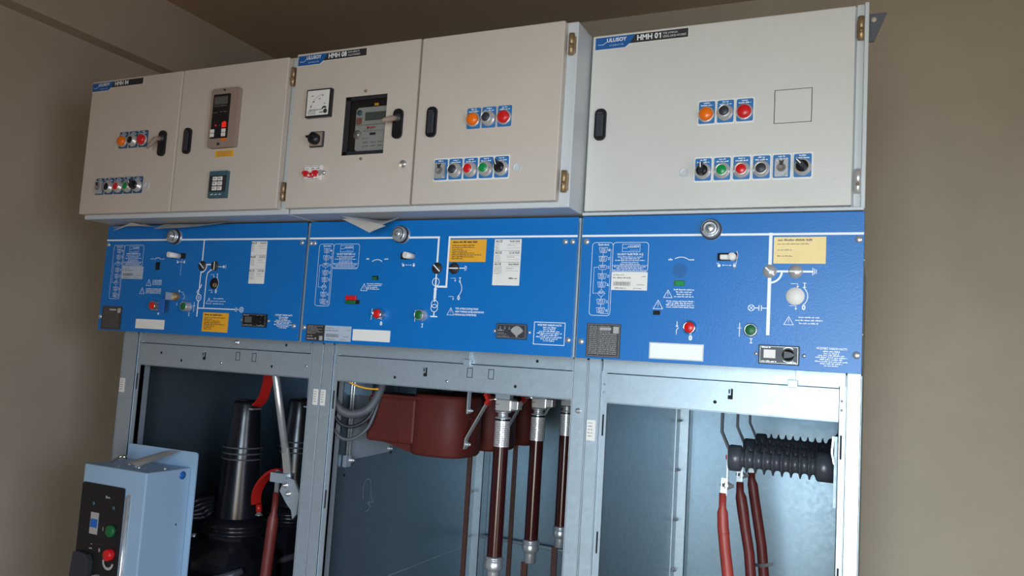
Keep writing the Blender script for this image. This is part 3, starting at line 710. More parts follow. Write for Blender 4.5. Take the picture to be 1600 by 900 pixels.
def shipping(root, x0, x1, z0, z1, m='label'):
    s = sticker(root, rect(x0, x1, z0, z1), m, 'barcode_label'); t = MB(); y = YP-0.0011; W = x1-x0; H = z1-z0
    t.words(x0+0.003, x0+W*0.35, z1-H*0.17, H*0.06, y, 1, 'L'); t.words(x0+W*0.85, x1-0.003, z1-H*0.25, H*0.05, y, 2, 'L')
    t.words(x0+0.003, x0+W*0.55, z1-H*0.33, H*0.07, y, 3, 'L'); barcode(t, x0+0.004, x0+W*0.55, z0+H*0.24, z0+H*0.46, y, 4)
    t.words(x0+W*0.1, x0+W*0.42, z0+H*0.1, H*0.06, y, 5, 'L'); t.words(x0+W*0.72, x1-0.004, z0+H*0.3, H*0.05, y, 6, 'L'); t.words(x0+W*0.62, x1-W*0.15, z0+H*0.1, H*0.05, y, 7, 'L')
    t.build('lettering', 'inkfaint', s)
def alce(root, x0, x1, z0, z1, n=3, extra=0.011):
    s = sticker(root, rrect(x0, x1, z0, z1, 0.001), 'label', 'test_label'); y = YP-0.0011; H = (z1-z0-extra)/n; W = x1-x0
    t = MB(); f = MB()
    for i in range(n):
        zt = z1-i*H
        t.text('ALCE', x0+W*0.17, zt-0.0045, 0.0046, y, bold=0.00015, sx=1.0)
        t.words(x0+W*0.58, x0+W*0.95, zt-0.0052, 0.0026, y, 800+i)
        if i: f.flat(rect(x0+0.001, x1-0.001, zt-0.0003, zt+0.0001), y)
        for k in range(5): f.words(x0+W*0.05, x0+W*0.33, zt-0.010-k*0.0034, 0.0014, y, 810+i*7+k, 'L', 0.5+0.5*((k*3+i) % 3)/2)
        f.flat(rect(x0+W*0.48, x0+W*0.96, zt-0.0098, zt-0.0094), y); f.words(x0+W*0.5, x0+W*0.9, zt-0.013, 0.0014, y, 850+i, 'L', 0.7); f.flat(rect(x0+W*0.48, x0+W*0.96, zt-0.0180, zt-0.0176), y)
        f.words(x0+W*0.55, x0+W*0.95, zt-0.0022, 0.0013, y, 870+i)
    if extra > 0.008: t.words(x0+W*0.6, x0+W*0.92, z0+0.014, 0.0028, y, 899)
    t.build('lettering', 'ink', s); f.build('small_print', 'inkfaint', s)
def amber(root, x0, x1, z0, z1, m, ink, n=8, seed=0):
    s = sticker(root, rect(x0, x1, z0, z1), m, 'notice_label'); y = YP-0.0011; W = x1-x0; H = z1-z0
    t = MB(); t.words(x0+W*0.08, x0+W*0.76, z1-H*0.13, H*0.075, y, seed+40, 'L'); t.words(x0+W*0.0805, x0+W*0.7605, z1-H*0.125, H*0.075, y, seed+40, 'L')
    for k in range(n-1): t.words(x0+W*0.07, x0+W*0.93, z1-H*(0.27+0.68*k/(n-1)), H*0.045, y, seed+k, 'L', random.Random(seed+k).choice((0.35, 0.5, 0.72, 0.95)))
    t.build('lettering', ink, s)
def nameplate(root, x0, x1, z0, z1, m='plate', ink='silver', grid=True):
    s = sticker(root, rect(x0, x1, z0, z1), m, 'rating_plate'); y = YP-0.0011; W = x1-x0; H = z1-z0
    t = MB()
    t.line([(x0+W*0.04, z0+H*0.03), (x1-W*0.04, z0+H*0.03), (x1-W*0.04, z1-H*0.03), (x0+W*0.04, z1-H*0.03)], 0.0005, y, True)
    n = 15
    for k in range(n):
        z = z1-H*(0.09+0.86*k/n)
        t.words(x0+W*0.08, x0+W*0.34, z, H*0.026, y, 900+k, 'L', 0.95)
        if k != 1: t.words(x0+W*0.38, x0+(W*0.92 if k > 3 else W*0.72), z, H*0.026, y, 930+k, 'L', 0.95)
        t.flat(rect(x0+W*0.07, x1-W*0.07, z-H*0.026, z-H*0.022), y)
    t.flat(rect(x0+W*0.35, x0+W*0.358, z0+H*0.05, z1-H*0.05), y)
    t.build('lettering', ink, s)
    h = MB().flat(rect(x0+W*0.38, x0+W*0.72, z1-H*0.19, z1-H*0.12), y-0.0001).flat(rect(x0+W*0.78, x0+W*0.94, z1-H*0.28, z1-H*0.08), y-0.0001)
    h.build('plate_field', 'silver', s)
def display_module(root, x0, x1, z0, z1, kind):
    m = MB().box(x0, x1, YP-0.006, YP, z0, z1, 0.0012).build('voltage_indicator', 'dark' if kind != 'b' else 'black', root); y = YP-0.0064; W = x1-x0; H = z1-z0
    t = MB(); t.line([(x0+W*0.04, z0+H*0.07), (x1-W*0.04, z0+H*0.07), (x1-W*0.04, z1-H*0.07), (x0+W*0.04, z1-H*0.07)], 0.0004, y, True)
    if kind == 'a':      # grey spade-shaped symbol
        for k in range(3):
            t.arc(x0+W*(0.14+0.15*k), z0+H*0.76, 0.0014, 0, 360, 0.0005, y, 8); t.flat(rect(x0+W*(0.12+0.15*k), x0+W*(0.16+0.15*k), z0+H*0.62, z0+H*0.68), y)
        t.words(x0+W*0.07, x0+W*0.28, z0+H*0.53, H*0.09, y, 5, 'L'); 
        for k in range(2): t.words(x0+W*0.07, x0+W*(0.28, 0.38)[k], z0+H*(0.38-0.09*k), H*0.05, y, 6+k, 'L')
        t.words(x0+W*0.07, x0+W*0.45, z0+H*0.15, H*0.05, y, 9, 'L')
        cx, cz = x0+W*0.70, z0+H*0.54
        MB().prism([(cx-0.001, cz-H*0.42), (cx+0.0015, cz-H*0.42), (cx+0.0018, cz-H*0.3), (cx+W*0.10, cz-H*0.2), (cx+W*0.19, cz-H*0.04), (cx+W*0.19, cz+H*0.08), (cx+W*0.12, cz+H*0.22), (cx+W*0.04, cz+H*0.31), (cx-W*0.04, cz+H*0.31), (cx-W*0.12, cz+H*0.22), (cx-W*0.19, cz+H*0.08), (cx-W*0.19, cz-H*0.04), (cx-W*0.10, cz-H*0.2), (cx-0.0018, cz-H*0.3)], y-0.0016, y).build('symbol', 'silver', m)
    else:
        MB().box(x0+W*0.13, x0+W*0.42, y-0.001, y+0.0003, z0+H*0.32, z0+H*0.76).build('screen', 'label' if kind == 'c' else 'lcd', m)
        t.words(x0+W*0.07, x0+W*0.3, z0+H*0.87, H*0.07, y, 15, 'L'); t.words(x0+W*0.07, x0+W*0.45, z0+H*0.14, H*0.07, y, 16, 'L'); t.words(x0+W*0.72, x0+W*0.93, z0+H*0.12, H*0.07, y, 17)
        cx, cz = x0+W*0.73, z0+H*0.52
        MB().lathe([(0.0098, 0), (0.0095, -0.005), (0, -0.0055)], (cx, y, cz), 'y', 22).prism([(cx-0.006, cz-0.006), (cx+0.004, cz-0.0045), (cx+0.0135, cz), (cx+0.004, cz+0.0045), (cx-0.006, cz+0.006)], y-0.010, y-0.004).build('knob', 'black', m)
        t.arc(cx, cz, 0.0125, 50, 130, 0.0006, y, 8); t.arc(cx, cz, 0.0125, 230, 310, 0.0006, y, 8)
    t.build('lettering', 'silver', m)
def poster(mb, cx, cz, y, op):   # the I / 0 rotary legend beside a shaft hole
    mb.arc(cx, cz, 0.0195, -52, 52, 0.0013, y, 14)
    ihand(mb, cx, cz+0.0185, y); ihand(mb, cx-0.002, cz-0.0195, y)
    mb.numeral(cx+0.014, cz+0.019, 0.0085, y); mb.text('0', cx+0.0135, cz-0.0195, 0.0085, y, bold=0.0004)
def swsym(mb, x, z, closed, y):
    if closed: mb.line([(x, z+0.0115), (x, z-0.0115)], 0.0012, y); mb.line([(x-0.003, z+0.003), (x+0.003, z+0.003)], 0.001, y)
    else:
        mb.line([(x, z+0.0115), (x, z+0.003)], 0.0012, y); mb.flat([(x-0.0028, z+0.004), (x, z+0.0008), (x+0.0028, z+0.004)], y)
        mb.line([(x+0.0028, z+0.0005), (x-0.0008, z-0.004), (x-0.0008, z-0.0115)], 0.0012, y)

def cubicle(x0, x1, xs0, xs1, op0, op1, label, left_lip, panelL, panelR):
    """x0..x1 outer width; op0..op1 the opening; returns root and blue panel"""
    root = empty('switchgear_cubicle', ((x0+x1)/2, 0.5, 0), label, 'cabinet')
    f = YFR
    for a, b_ in ((x0+0.0004, op0-0.0125), (op1+(0.0005 if not left_lip else 0.0115), x1-0.0004)):
        p = MB()
        p.box(a, b_, f, f+0.0025, 0.0, 1.53); p.box(a, a+0.002, f, f+0.05, 0, 1.53); p.box(b_-0.002, b_, f, f+0.05, 0, 1.53)
        p.box(a, b_, f+0.048, f+0.05, 0, 1.53)
        for e_ in (a, b_-0.0013): p.box(e_, e_+0.0013, f-0.0011, f, 0, 1.514, 0.0004)
        p.build('front_post', 'steel', root)
    lips = [(op0-0.0140, op0)]
    if left_lip: lips.append((op1, op1+0.0135))
    for a, b_ in lips:
        p = MB().box(a, b_, f+0.004, f+0.006, 0.0, 1.494); p.box(a, a+0.0015, f+0.004, f+0.03, 0, 1.494)
        p.build('door_jamb', 'steel', root)
        cx = (a+b_)/2+(0.0012 if a < op0 else -0.0015)
        for z in (1.388, 1.162, 0.7, 0.3):
            MB().prism(rrect(cx-0.0016, cx+0.0016, z-0.021, z+0.021, 0.0015), f+0.0032, f+0.0045).build('hinge_slot', 'cavity', root)
        for z in (1.468, 1.452): screw(root, cx, f+0.004, z, 0.0022, 'steel')
    # beams over the opening
    MB().box(op0-0.0115, op1+(0.0105 if left_lip else 0), f+0.006, f+0.03, 1.490, 1.530).build('upper_rail', 'steel', root)
    bm_ = MB(); bm_.box(op0-0.001, op1+0.0005, f+0.001, f+0.0025, 1.4325, 1.4905); bm_.box(op0-0.001, op1+0.0005, f+0.001, f+0.028, 1.4315, 1.4332); bm_.box(op0-0.001, op1+0.0005, f+0.001, f+0.02, 1.4890, 1.4905)
    beam = bm_.build('cross_beam', 'steel', root)
    # skins
    MB().box(x0+0.002, x0+0.0035, f+0.05, 0.95, 0.02, 1.78).build('side_panel', 'steeld', root)
    xr = x1-(0.010 if left_lip else 0.002)
    MB().box(xr-0.0015, xr, f+0.05, 0.95, 0.02, 1.78).build('side_panel', 'steeld', root)
    MB().box(x0+0.002, xr, 0.950, 0.952, 0.02, 1.78).build('back_panel', 'steeld', root)
    MB().box(x0+0.002, xr, f+0.03, 0.95, 1.62, 1.622).build('compartment_roof', 'steeld', root)
    MB().box(x0+0.002, xr, 0.012, 0.95, 1.779, 1.781).build('top_panel', 'steeld', root)
    MB().box(x0+0.002, xr, f, 0.95, 0.015, 0.02).build('base_panel', 'steeld', root)
    for xa, sg in ((x0+0.0035, 1), (xr-0.0015, -1)):
        p = MB(); a, b_ = sorted((xa, xa+sg*0.03)); p.box(a, b_, 0.905, 0.907, 0.02, 1.62)
        c_ = xa+sg*0.03; p.box(min(c_, c_-sg*0.002), max(c_, c_-sg*0.002), 0.905, 0.948, 0.02, 1.62)
        p.box(min(xa, xa+sg*0.003), max(xa, xa+sg*0.003), 0.86, 0.905, 0.02, 1.62)
        p.build('rear_post', 'steel', root)
        for z in (1.36, 1.22, 1.08, 0.94): bolt(root, (xa+sg*0.003, 0.882, z), 0.0038, 'x', sg)
    # front mechanism box with the blue panel
    MB().box(x0+0.004, x1-0.004, 0.003, f-0.001, 1.519, 1.779).build('mechanism_housing', 'steeld', root)
    MB().box(x0+0.001, x0+0.005, 0.004, f, 1.517, 1.786).box(x1-0.006, x1-0.001, 0.004, f, 1.517, 1.786).build('housing_flange', 'steel', root)
    panel = MB().box(panelL, panelR, YP, YP+0.0025, 1.5165, 1.7875, 0.0006).build('front_panel', 'blue', root)
    panel['label'] = 'blue front panel with the printed single-line diagram'
    return root, panel, beam
def beam_details(root, beam, x_clip, x_slot, rects, holes, scr):
    f = YFR+0.001
    if x_clip:
        MB().box(x_clip-0.0085, x_clip+0.0085, f-0.006, f+0.004, 1.486, 1.4995, 0.0006).box(x_clip+0.003, x_clip+0.0045, f-0.004, f+0.004, 1.499, 1.516).build('door_clip', 'steel', root)
    if x_slot:
        MB().prism(rrect(x_slot-0.0045, x_slot+0.0045, 1.457, 1.4765, 0.0008), f-0.0004, f).build('latch_slot', 'cavity', beam)
        MB().box(x_slot-0.0048, x_slot+0.001, f-0.003, f-0.0004, 1.4645, 1.4785).build('latch_tongue', 'steel', beam)
        MB().prism(rrect(x_slot-0.003, x_slot-0.0005, 1.4675, 1.4755, 0.0008), f-0.0034, f-0.003).build('latch_hole', 'cavity', beam)
    for x in rects:
        q = MB().line(rect(x-0.006, x+0.006, 1.462, 1.4815), 0.0013, f-0.0004, True)
        q.build('knockout', 'cavity', beam)
    for x, z in holes: MB().disc(x, z, 0.0033, f-0.0003 if z < 1.49 else YFR+0.0055, 14).build('bolt_hole', 'cavity', beam)
    for x, z in scr: MB().lathe([(0, -0.002), (0.0028, -0.0015), (0.003, 0)], (x, f, z), 'y', 12).build('rivet', 'chrome', beam)
def post_sticker(root, x0, x1, z0, z1, y=YFR):
    s = MB().box(x0, x1, y-0.0005, y, z0, z1).build('serial_sticker', 'label', root)
    barc = MB()
    for k in range(5): barc.words(x0+0.0025, x1-0.0025, z1-0.006-k*(z1-z0-0.008)/5, 0.0022, y-0.0008, 77+k, 'L', 0.8)
    barc.build('lettering', 'inkfaint', s)

LY = YP-0.0004
# ---------------- cubicle 1 (left)
c1, p1, bm1 = cubicle(-1.314, -0.654, 0, 0, -1.249, -0.688, 'left switchgear cubicle, shaded, with the circuit breaker pulled to its front', False, -1.312, -0.6615)
mb = MB(); y = LY
mb.flat(rect(-1.311, -0.662, 1.748, 1.752), y)
mb.line([(-0.971, 1.748), (-0.971, 1.697)], 0.0034, y)
mb.line([(-0.968, 1.6885), (-0.941, 1.6885)], 0.003, y); mb.arc(-0.972, 1.686, 0.0165, -95, 0, 0.003, y, 10)
mb.line([(-0.972, 1.670), (-0.9725, 1.633)], 0.003, y); mb.line([(-0.967, 1.635), (-0.979, 1.622), (-0.9765, 1.617)], 0.0016, y)
mb.line([(-0.9665, 1.639), (-0.9735, 1.6255), (-0.9735, 1.617)], 0.0026, y)
mb.arc(-0.9715, 1.608, 0.0078, 0, 360, 0.0018, y, 22); mb.arc(-0.9715, 1.608, 0.003, 0, 360, 0.0014, y, 12)
mb.line([(-0.9718, 1.600), (-0.9718, 1.563)], 0.0032, y)
mb.line([(-0.9715, 1.5825), (-0.855, 1.5825)], 0.0024, y)
mb.line([(-0.927, 1.677), (-0.941, 1.6755), (-0.9505, 1.668), (-0.9525, 1.655), (-0.9525, 1.584)], 0.0026, y)
mb.line([(-0.852, 1.578), (-0.852, 1.587)], 0.0012, y); mb.line([(-0.848, 1.578), (-0.848, 1.587)], 0.0012, y); mb.line([(-0.848, 1.5825), (-0.84, 1.5825)], 0.0012, y)
mb.arc(-0.8335, 1.5825, 0.0058, 0, 360, 0.0013, y, 18); mb.line([(-0.8375, 1.5785), (-0.8295, 1.5865)], 0.001, y); mb.line([(-0.8375, 1.5865), (-0.8295, 1.5785)], 0.001, y)
mb.line([(-0.918, 1.6835), (-0.898, 1.6835)], 0.0014, y); mb.flat([(-0.902, 1.679), (-0.896, 1.6835), (-0.902, 1.688)], y); mb.line([(-0.894, 1.679), (-0.894, 1.688)], 0.001, y)
mb.build('mimic_diagram', 'white', p1)
mb = MB(); flowchart(mb, -1.282, y, 0.038, 0.108)
mb.arc(-1.121, 1.688, 0.0165, 50, 130, 0.0013, y, 12); mb.words(-1.146, -1.135, 1.7015, 0.0022, y, 9); mb.words(-1.108, -1.098, 1.7015, 0.0022, y, 9)
tri(mb, -1.144, 1.6415, 0.0085, y); tri(mb, -1.165, 1.6205, 0.0085, y); tri(mb, -0.938, 1.6005, 0.0078, y)
for k in range(4): mb.words(-1.132, -1.098, 1.6475-k*0.0035, 0.0021, y, 31+k, 'C', 0.95)
for k in range(4): mb.words(-1.152, -1.098, 1.626-k*0.0035, 0.0021, y, 41+k, 'C', 0.97)
for k, f_ in enumerate((0.7, 1.0, 0.78)): mb.words(-0.930, -0.884, 1.6065-k*0.0062, 0.0021, y, 51+k, 'C', f_)
padlocks(mb, -1.052, -1.030, 1.6945, y)
mb.line([(-1.0395, 1.7145), (-1.0395, 1.662)], 0.0006, y)
poster(mb, -0.932, 1.643, y, 1)
mb.text('0', -1.101, 1.5655, 0.0075, y, bold=0.0005); mb.numeral(-0.998, 1.5665, 0.0075, y)
mb.text('0', -1.037, 1.622, 0.0058, y, bold=0.0003); mb.numeral(-1.041, 1.590, 0.0058, y)
mb.line([(-1.032, 1.62), (-1.024, 1.62), (-1.024, 1.614), (-1.019, 1.614), (-1.019, 1.604), (-1.024, 1.604)], 0.0007, y); mb.line([(-1.032, 1.592), (-1.024, 1.592), (-1.024, 1.598)], 0.0007, y)
swsym(mb, -0.984, 1.585, True, y)
helpline(mb, -0.734, -0.680, 1.541, 1.577, y)
lt = mb.build('lettering', 'white', p1)
round_knob(c1, -1.064, 1.7565)
slot_lever(c1, -1.074, -1.028, 1.709, -1.0545, 0.03)
MB().prism(rrect(-1.1265, -1.1125, 1.674, 1.694, 0.001), YP-0.0008, YP).build('shaft_hole', 'cavity', c1)
sh = MB().lathe([(0, -0.0008), (0.0135, -0.0008), (0.0135, 0)], (-0.926, YP, 1.643), 'y', 22).build('shaft_hole', 'cavity', c1)
MB().lathe([(0.006, 0), (0.006, -0.004), (0.0035, -0.0042), (0.0035, 0)], (-0.922, YP, 1.639), 'y', 6).build('hex_shaft', 'brass', sh)
discsw(c1, -0.970, 1.6855, -42, 'ink'); discsw(c1, -0.9295, 1.6855, 90, 'ink')
pbutton(c1, -1.108, 1.5835, 'red', 'red push button marked 0'); pbutton(c1, -1.003, 1.5845, 'dgreen', 'green push button marked I')
kl = MB().lathe([(0.0105, 0), (0.0105, -0.012), (0.0085, -0.0135), (0, -0.0135)], (-1.044, YP, 1.6085), 'y', 22).build('key_lock', 'brass', c1)
MB().box(-1.0455, -1.0425, YP-0.034, YP-0.013, 1.598, 1.617, 0.001).build('key', 'zinc', kl)
MB().box(-1.070, -1.050, YP-0.031, YP-0.029, 1.566, 1.600, 0.001).build('key_fob', 'sticker_blue', kl)
shipping(c1, -1.243, -1.169, 1.650, 1.682, 'labelgrey')
nameplate(c1, -1.301, -1.229, 1.519, 1.579, 'plate', 'inkfaint')
sticker(c1, rect(-1.176, -1.077, 1.526, 1.5495), 'label', 'blank_label')
amber(c1, -0.952, -0.871, 1.527, 1.573, 'amber', 'ink', 9, 960)
alce(c1, -0.820, -0.7735, 1.6445, 1.7445, 3, 0.002)
display_module(c1, -0.824, -0.753, 1.5435, 1.574, 'b')
for x in (-0.828, -0.749): screw(c1, x, YP, 1.559, 0.0035)
for p in ((-0.672, 1.7405), (-0.6755, 1.5505), (-1.3035, 1.7385), (-1.306, 1.551)): screw(c1, p[0], YP, p[1])
beam_details(c1, bm1, None, -1.023, (-0.913, -0.861), ((-1.173, 1.467), (-1.100, 1.451), (-0.769, 1.5065), (-0.804, 1.453)), ((-0.966, 1.453), (-0.7, 1.46)))
MB().lathe([(0, -0.008), (0.003, -0.008), (0.004, -0.002), (0.007, 0)], (-0.924, YFR+0.005, 1.506), 'y', 10).build('clip_stud', 'zinc', c1)
post_sticker(c1, -1.3125, -1.294, 1.356, 1.393)
post_sticker(c1, -0.6725, -0.6585, 1.3725, 1.409)

# ---------------- cubicle 2 (middle)
c2, p2, bm2 = cubicle(-0.654, -0.001, 0, 0, -0.611, -0.0335, 'middle switchgear cubicle with three tube fuses hanging in its open compartment', False, -0.652, -0.0065)
mb = MB()
mb.flat(rect(-0.651, -0.3125, 1.748, 1.752), y); mb.flat(rect(-0.291, -0.007, 1.748, 1.752), y)
mb.line([(-0.3145, 1.750), (-0.3145, 1.697)], 0.0042, y); mb.line([(-0.289, 1.750), (-0.289, 1.6465), (-0.314, 1.6465)], 0.0042, y)
mb.line([(-0.3145, 1.674), (-0.3145, 1.644)], 0.0032, y); mb.arc(-0.3145, 1.656, 0.0082, 0, 360, 0.0014, y, 22)
mb.flat([(-0.319, 1.6405), (-0.3145, 1.646), (-0.310, 1.6405)], y); mb.flat(rect(-0.3175, -0.3115, 1.6205, 1.6405), y)
mb.line([(-0.3145, 1.620), (-0.3145, 1.615)], 0.002, y); mb.flat([(-0.318, 1.619), (-0.3145, 1.6145), (-0.311, 1.619)], y)
mb.arc(-0.314, 1.610, 0.0078, 0, 360, 0.0014, y, 22); mb.arc(-0.314, 1.6015, 0.0078, 0, 360, 0.0014, y, 22)
mb.line([(-0.3138, 1.5935), (-0.3138, 1.585)], 0.0026, y); mb.line([(-0.321, 1.584), (-0.3065, 1.584)], 0.0024, y)
mb.line([(-0.289, 1.6855), (-0.250, 1.6855)], 0.002, y)
for k, h_ in enumerate((0.005, 0.0035)): mb.line([(-0.248+k*0.003, 1.6855-h_), (-0.248+k*0.003, 1.6855+h_)], 0.0012, y)
mb.build('mimic_diagram', 'white', p2)
mb = MB(); flowchart(mb, -0.622, y, 0.040, 0.109)
mb.arc(-0.464, 1.682, 0.0205, 52, 128, 0.0015, y, 12); mb.words(-0.4930, -0.4830, 1.7035, 0.0034, y, 4); mb.words(-0.4460, -0.4360, 1.7035, 0.0034, y, 6)
tri(mb, -0.493, 1.6415, 0.0085, y); tri(mb, -0.2745, 1.5955, 0.0082, y)
for k, f_ in enumerate((0.95, 0.9, 0.65, 0.8)): mb.words(-0.486, -0.444, 1.6495-k*0.0038, 0.0023, y, 61+k, 'L', f_)
for k, s_ in enumerate(('YÜK AYIRICI KAPALIYKEN', 'HEM TOPRAK BAĞLANMADAN', 'MÜDAHALE ETMEYİNİZ')): mb.text(s_, -0.2645, 1.602-k*0.0062, 0.0036, y, 'LEFT', bold=0.00014, sx=(0.92, 0.95, 0.92)[k])
padlocks(mb, -0.397, -0.371, 1.691, y)
poster(mb, -0.272, 1.643, y, 1)
swsym(mb, -0.4675, 1.584, False, y); swsym(mb, -0.359, 1.584, True, y)
mb.text('0', -0.442, 1.5645, 0.0080, y, bold=0.0005); mb.numeral(-0.340, 1.5645, 0.0080, y)
mb.line(rect(-0.0865, -0.0225, 1.538, 1.581), 0.0012, y, True)
helpline(mb, -0.082, -0.027, 1.541, 1.579, y)
mb.build('lettering', 'white', p2)
MB().disc(-0.464, 1.686, 0.012, LY).build('hole_plug', 'blue', p2); MB().disc(-0.274, 1.643, 0.0125, LY).build('hole_plug', 'blue', p2)
round_knob(c2, -0.404, 1.7555)
slot_lever(c2, -0.405, -0.370, 1.7095, -0.3805, 0.024)
q = MB().box(-0.474, -0.458, YP-0.0008, YP, 1.658, 1.667).build('indicator_window', 'cavity', c2); MB().box(-0.473, -0.461, YP-0.0014, YP-0.0008, 1.6585, 1.6645).build('flag', 'dgreen', q)
q = MB().box(-0.536, -0.502, YP-0.0009, YP, 1.6045, 1.6135).build('indicator_window', 'cavity', c2)
MB().box(-0.5365, -0.509, YP-0.006, YP-0.0009, 1.6125, 1.6225, 0.0008).build('red_flag', 'red', q); MB().box(-0.5365, -0.5105, YP-0.005, YP-0.0009, 1.604, 1.612, 0.0008).build('green_flag', 'dgreen', q)
pbutton(c2, -0.4445, 1.5845, 'red', 'red push button marked 0'); pbutton(c2, -0.3415, 1.5855, 'dgreen', 'green push button marked I')
discsw(c2, -0.314, 1.685, -42, 'ink'); discsw(c2, -0.2735, 1.685, 0, 'ink')
s = sticker(c2, rect(-0.639, -0.5885, 1.5195, 1.556), 'ink', 'serial_plate')
t = MB(); yq = YP-0.0011
for k in range(6): t.words(-0.636, -0.591, 1.5525-k*0.0032, 0.0018, yq, 700+k, 'L', (0.95, 0.6, 0.9, 0.7, 0.95, 0.5)[k])
t.text('Seri No', -0.636, 1.5305, 0.0036, yq, 'LEFT', bold=0.0001); t.words(-0.636, -0.609, 1.5243, 0.0046, yq, 77, 'L'); t.flat(rect(-0.602, -0.5925, 1.5215, 1.5315), yq)
t.build('lettering', 'silver', s)
shipping(c2, -0.5882, -0.5175, 1.522, 1.555, 'labelgrey')
s = sticker(c2, rect(-0.513, -0.417, 1.5255, 1.550), 'label', 'blank_label')
amber(c2, -0.2865, -0.2025, 1.6985, 1.745, 'amber', 'ink', 9, 970)
alce(c2, -0.184, -0.1245, 1.6515, 1.745, 3, 0.024)
display_module(c2, -0.166, -0.1005, 1.5455, 1.5755, 'a')
for x in (-0.171, -0.096): screw(c2, x, YP, 1.560, 0.0036)
for p in ((-0.6465, 1.739), (-0.636, 1.739), (-0.646, 1.5485), (-0.0145, 1.549), (-0.0165, 1.739), (-0.0315, 1.739)): screw(c2, p[0], YP, p[1])
beam_details(c2, bm2, -0.272, -0.3755, (-0.266, -0.2155), ((-0.453, 1.450), (-0.158, 1.450), (-0.114, 1.505)), ((-0.320, 1.450),))
post_sticker(c3 if False else c2, -0.6505, -0.6365, 1.3725, 1.409) if False else None
bolt(c2, (-0.017, YFR, 1.412), 0.0045)
# punched holes, seam and chalk scribble on the compartment's left skin
sk = MB()
for yy_, zz_ in ((0.232, 1.235), (0.11, 1.205), (0.40, 1.24), (0.53, 1.255), (0.20, 1.20)):
    sk.lathe([(0, 0.0006), (0.0035, 0.0006), (0.0035, 0)], (-0.6504, yy_, zz_), 'x', 10)
sk.build('punched_hole', 'cavity', c2)
MB().box(-0.6505, -0.6495, 0.14, 0.905, 0.9115, 0.9135).build('panel_seam', 'steel', c2)
sk = MB(); pts = bez((0, 0.288, 1.130), (0, 0.270, 1.20), (0, 0.325, 1.19), (0, 0.318, 1.150), 10)+bez((0, 0.318, 1.150), (0, 0.316, 1.12), (0, 0.350, 1.125), (0, 0.325, 1.120), 6)[1:]+bez((0, 0.325, 1.120), (0, 0.27, 1.125), (0, 0.36, 1.112), (0, 0.30, 1.098), 8)[1:]
for a_, b_ in zip(pts, pts[1:]):
    d_ = (b_-a_).normalized(); n_ = Vector((0, -d_.z, d_.y))*0.0011
    sk.bm.faces.new([sk.bm.verts.new((-0.6498, v.y, v.z)) for v in (a_-n_, b_-n_, b_+n_, a_+n_)])
sk.build('chalk_mark', 'chalk', c2)
for yy_, zz_ in ((0.10, 1.17), (0.10, 1.08), (0.11, 1.0)): bolt(c2, (-0.6495, yy_, zz_), 0.003, 'x', 1, 'rivet')

# ---------------- cubicle 3 (right)
c3, p3, bm3 = cubicle(-0.001, 0.500, 0, 0, 0.040, 0.4625, 'right switchgear cubicle, brightest, with ribbed insulators in its open compartment', True, 0.002, 0.4995)
mb = MB()
mb.flat(rect(0.0025, 0.499, 1.748, 1.752), y)
mb.line([(0.3505, 1.750), (0.3505, 1.5765)], 0.0058, y)
mb.line([(0.3505, 1.685), (0.420, 1.685)], 0.0034, y); mb.arc(0.3505, 1.685, 0.0200, -88, 0, 0.0034, y, 12)
for k, h_ in enumerate((0.006, 0.0045, 0.003)): mb.line([(0.4205+k*0.0028, 1.685-h_), (0.4205+k*0.0028, 1.685+h_)], 0.0012, y)
mb.arc(0.3215, 1.6205, 0.0052, 0, 360, 0.0011, y, 20); mb.line([(0.3178, 1.6168), (0.3252, 1.6242)], 0.0009, y); mb.line([(0.3178, 1.6242), (0.3252, 1.6168)], 0.0009, y)
mb.line([(0.327, 1.6205), (0.3345, 1.6205)], 0.0015, y); mb.line([(0.3345, 1.616), (0.3345, 1.625)], 0.0012, y); mb.line([(0.3385, 1.616), (0.3385, 1.625)], 0.0012, y); mb.line([(0.3385, 1.6205), (0.3505, 1.6205)], 0.0015, y)
mb.build('mimic_diagram', 'white', p3)
mb = MB(); flowchart(mb, 0.0245, y, 0.041, 0.1095)
mb.arc(0.1955, 1.688, 0.0215, 52, 122, 0.0012, y, 14); mb.words(0.1720, 0.1820, 1.7045, 0.0034, y, 4); mb.words(0.2095, 0.2195, 1.7045, 0.0034, y, 6)
tri(mb, 0.174, 1.6415, 0.0078, y); tri(mb, 0.1565, 1.6215, 0.0088, y); tri(mb, 0.384, 1.600, 0.0078, y)
for k, f_ in enumerate((0.98, 0.75, 0.7, 0.95)): mb.words(0.184, 0.222, 1.6495-k*0.0042, 0.0024, y, 161+k, 'C', f_)
for k, f_ in enumerate((0.98, 0.9, 1.0, 0.97)): mb.words(0.171, 0.2235, 1.6285-k*0.0036, 0.0023, y, 171+k, 'C', f_)
for k, f_ in enumerate((0.74, 0.97, 0.68)): mb.words(0.394, 0.439, 1.6065-k*0.0052, 0.0024, y, 181+k, 'C', f_)
padlocks(mb, 0.2635, 0.2905, 1.695, y)
poster(mb, 0.394, 1.6425, y, 1)
swsym(mb, 0.193, 1.5805, False, y); swsym(mb, 0.303, 1.5815, True, y)
mb.text('0', 0.218, 1.563, 0.0085, y, bold=0.0006); mb.numeral(0.323, 1.563, 0.0085, y)
helpline(mb, 0.427, 0.4795, 1.523, 1.559, y)
mb.build('lettering', 'white', p3)
round_knob(c3, 0.2485, 1.7585)
slot_lever(c3, 0.260, 0.2955, 1.7095, 0.287, 0.012)
MB().tube([(0.2955, YP-0.012, 1.719), (0.2965, YP-0.006, 1.712), (0.2935, YP-0.004, 1.697), (0.290, YP-0.002, 1.688)], 0.0006, 6).build('seal_wire', 'label', c3)
MB().disc(0.1935, 1.685, 0.0133, YP-0.0006).build('hole_plug', 'blueplug', c3)
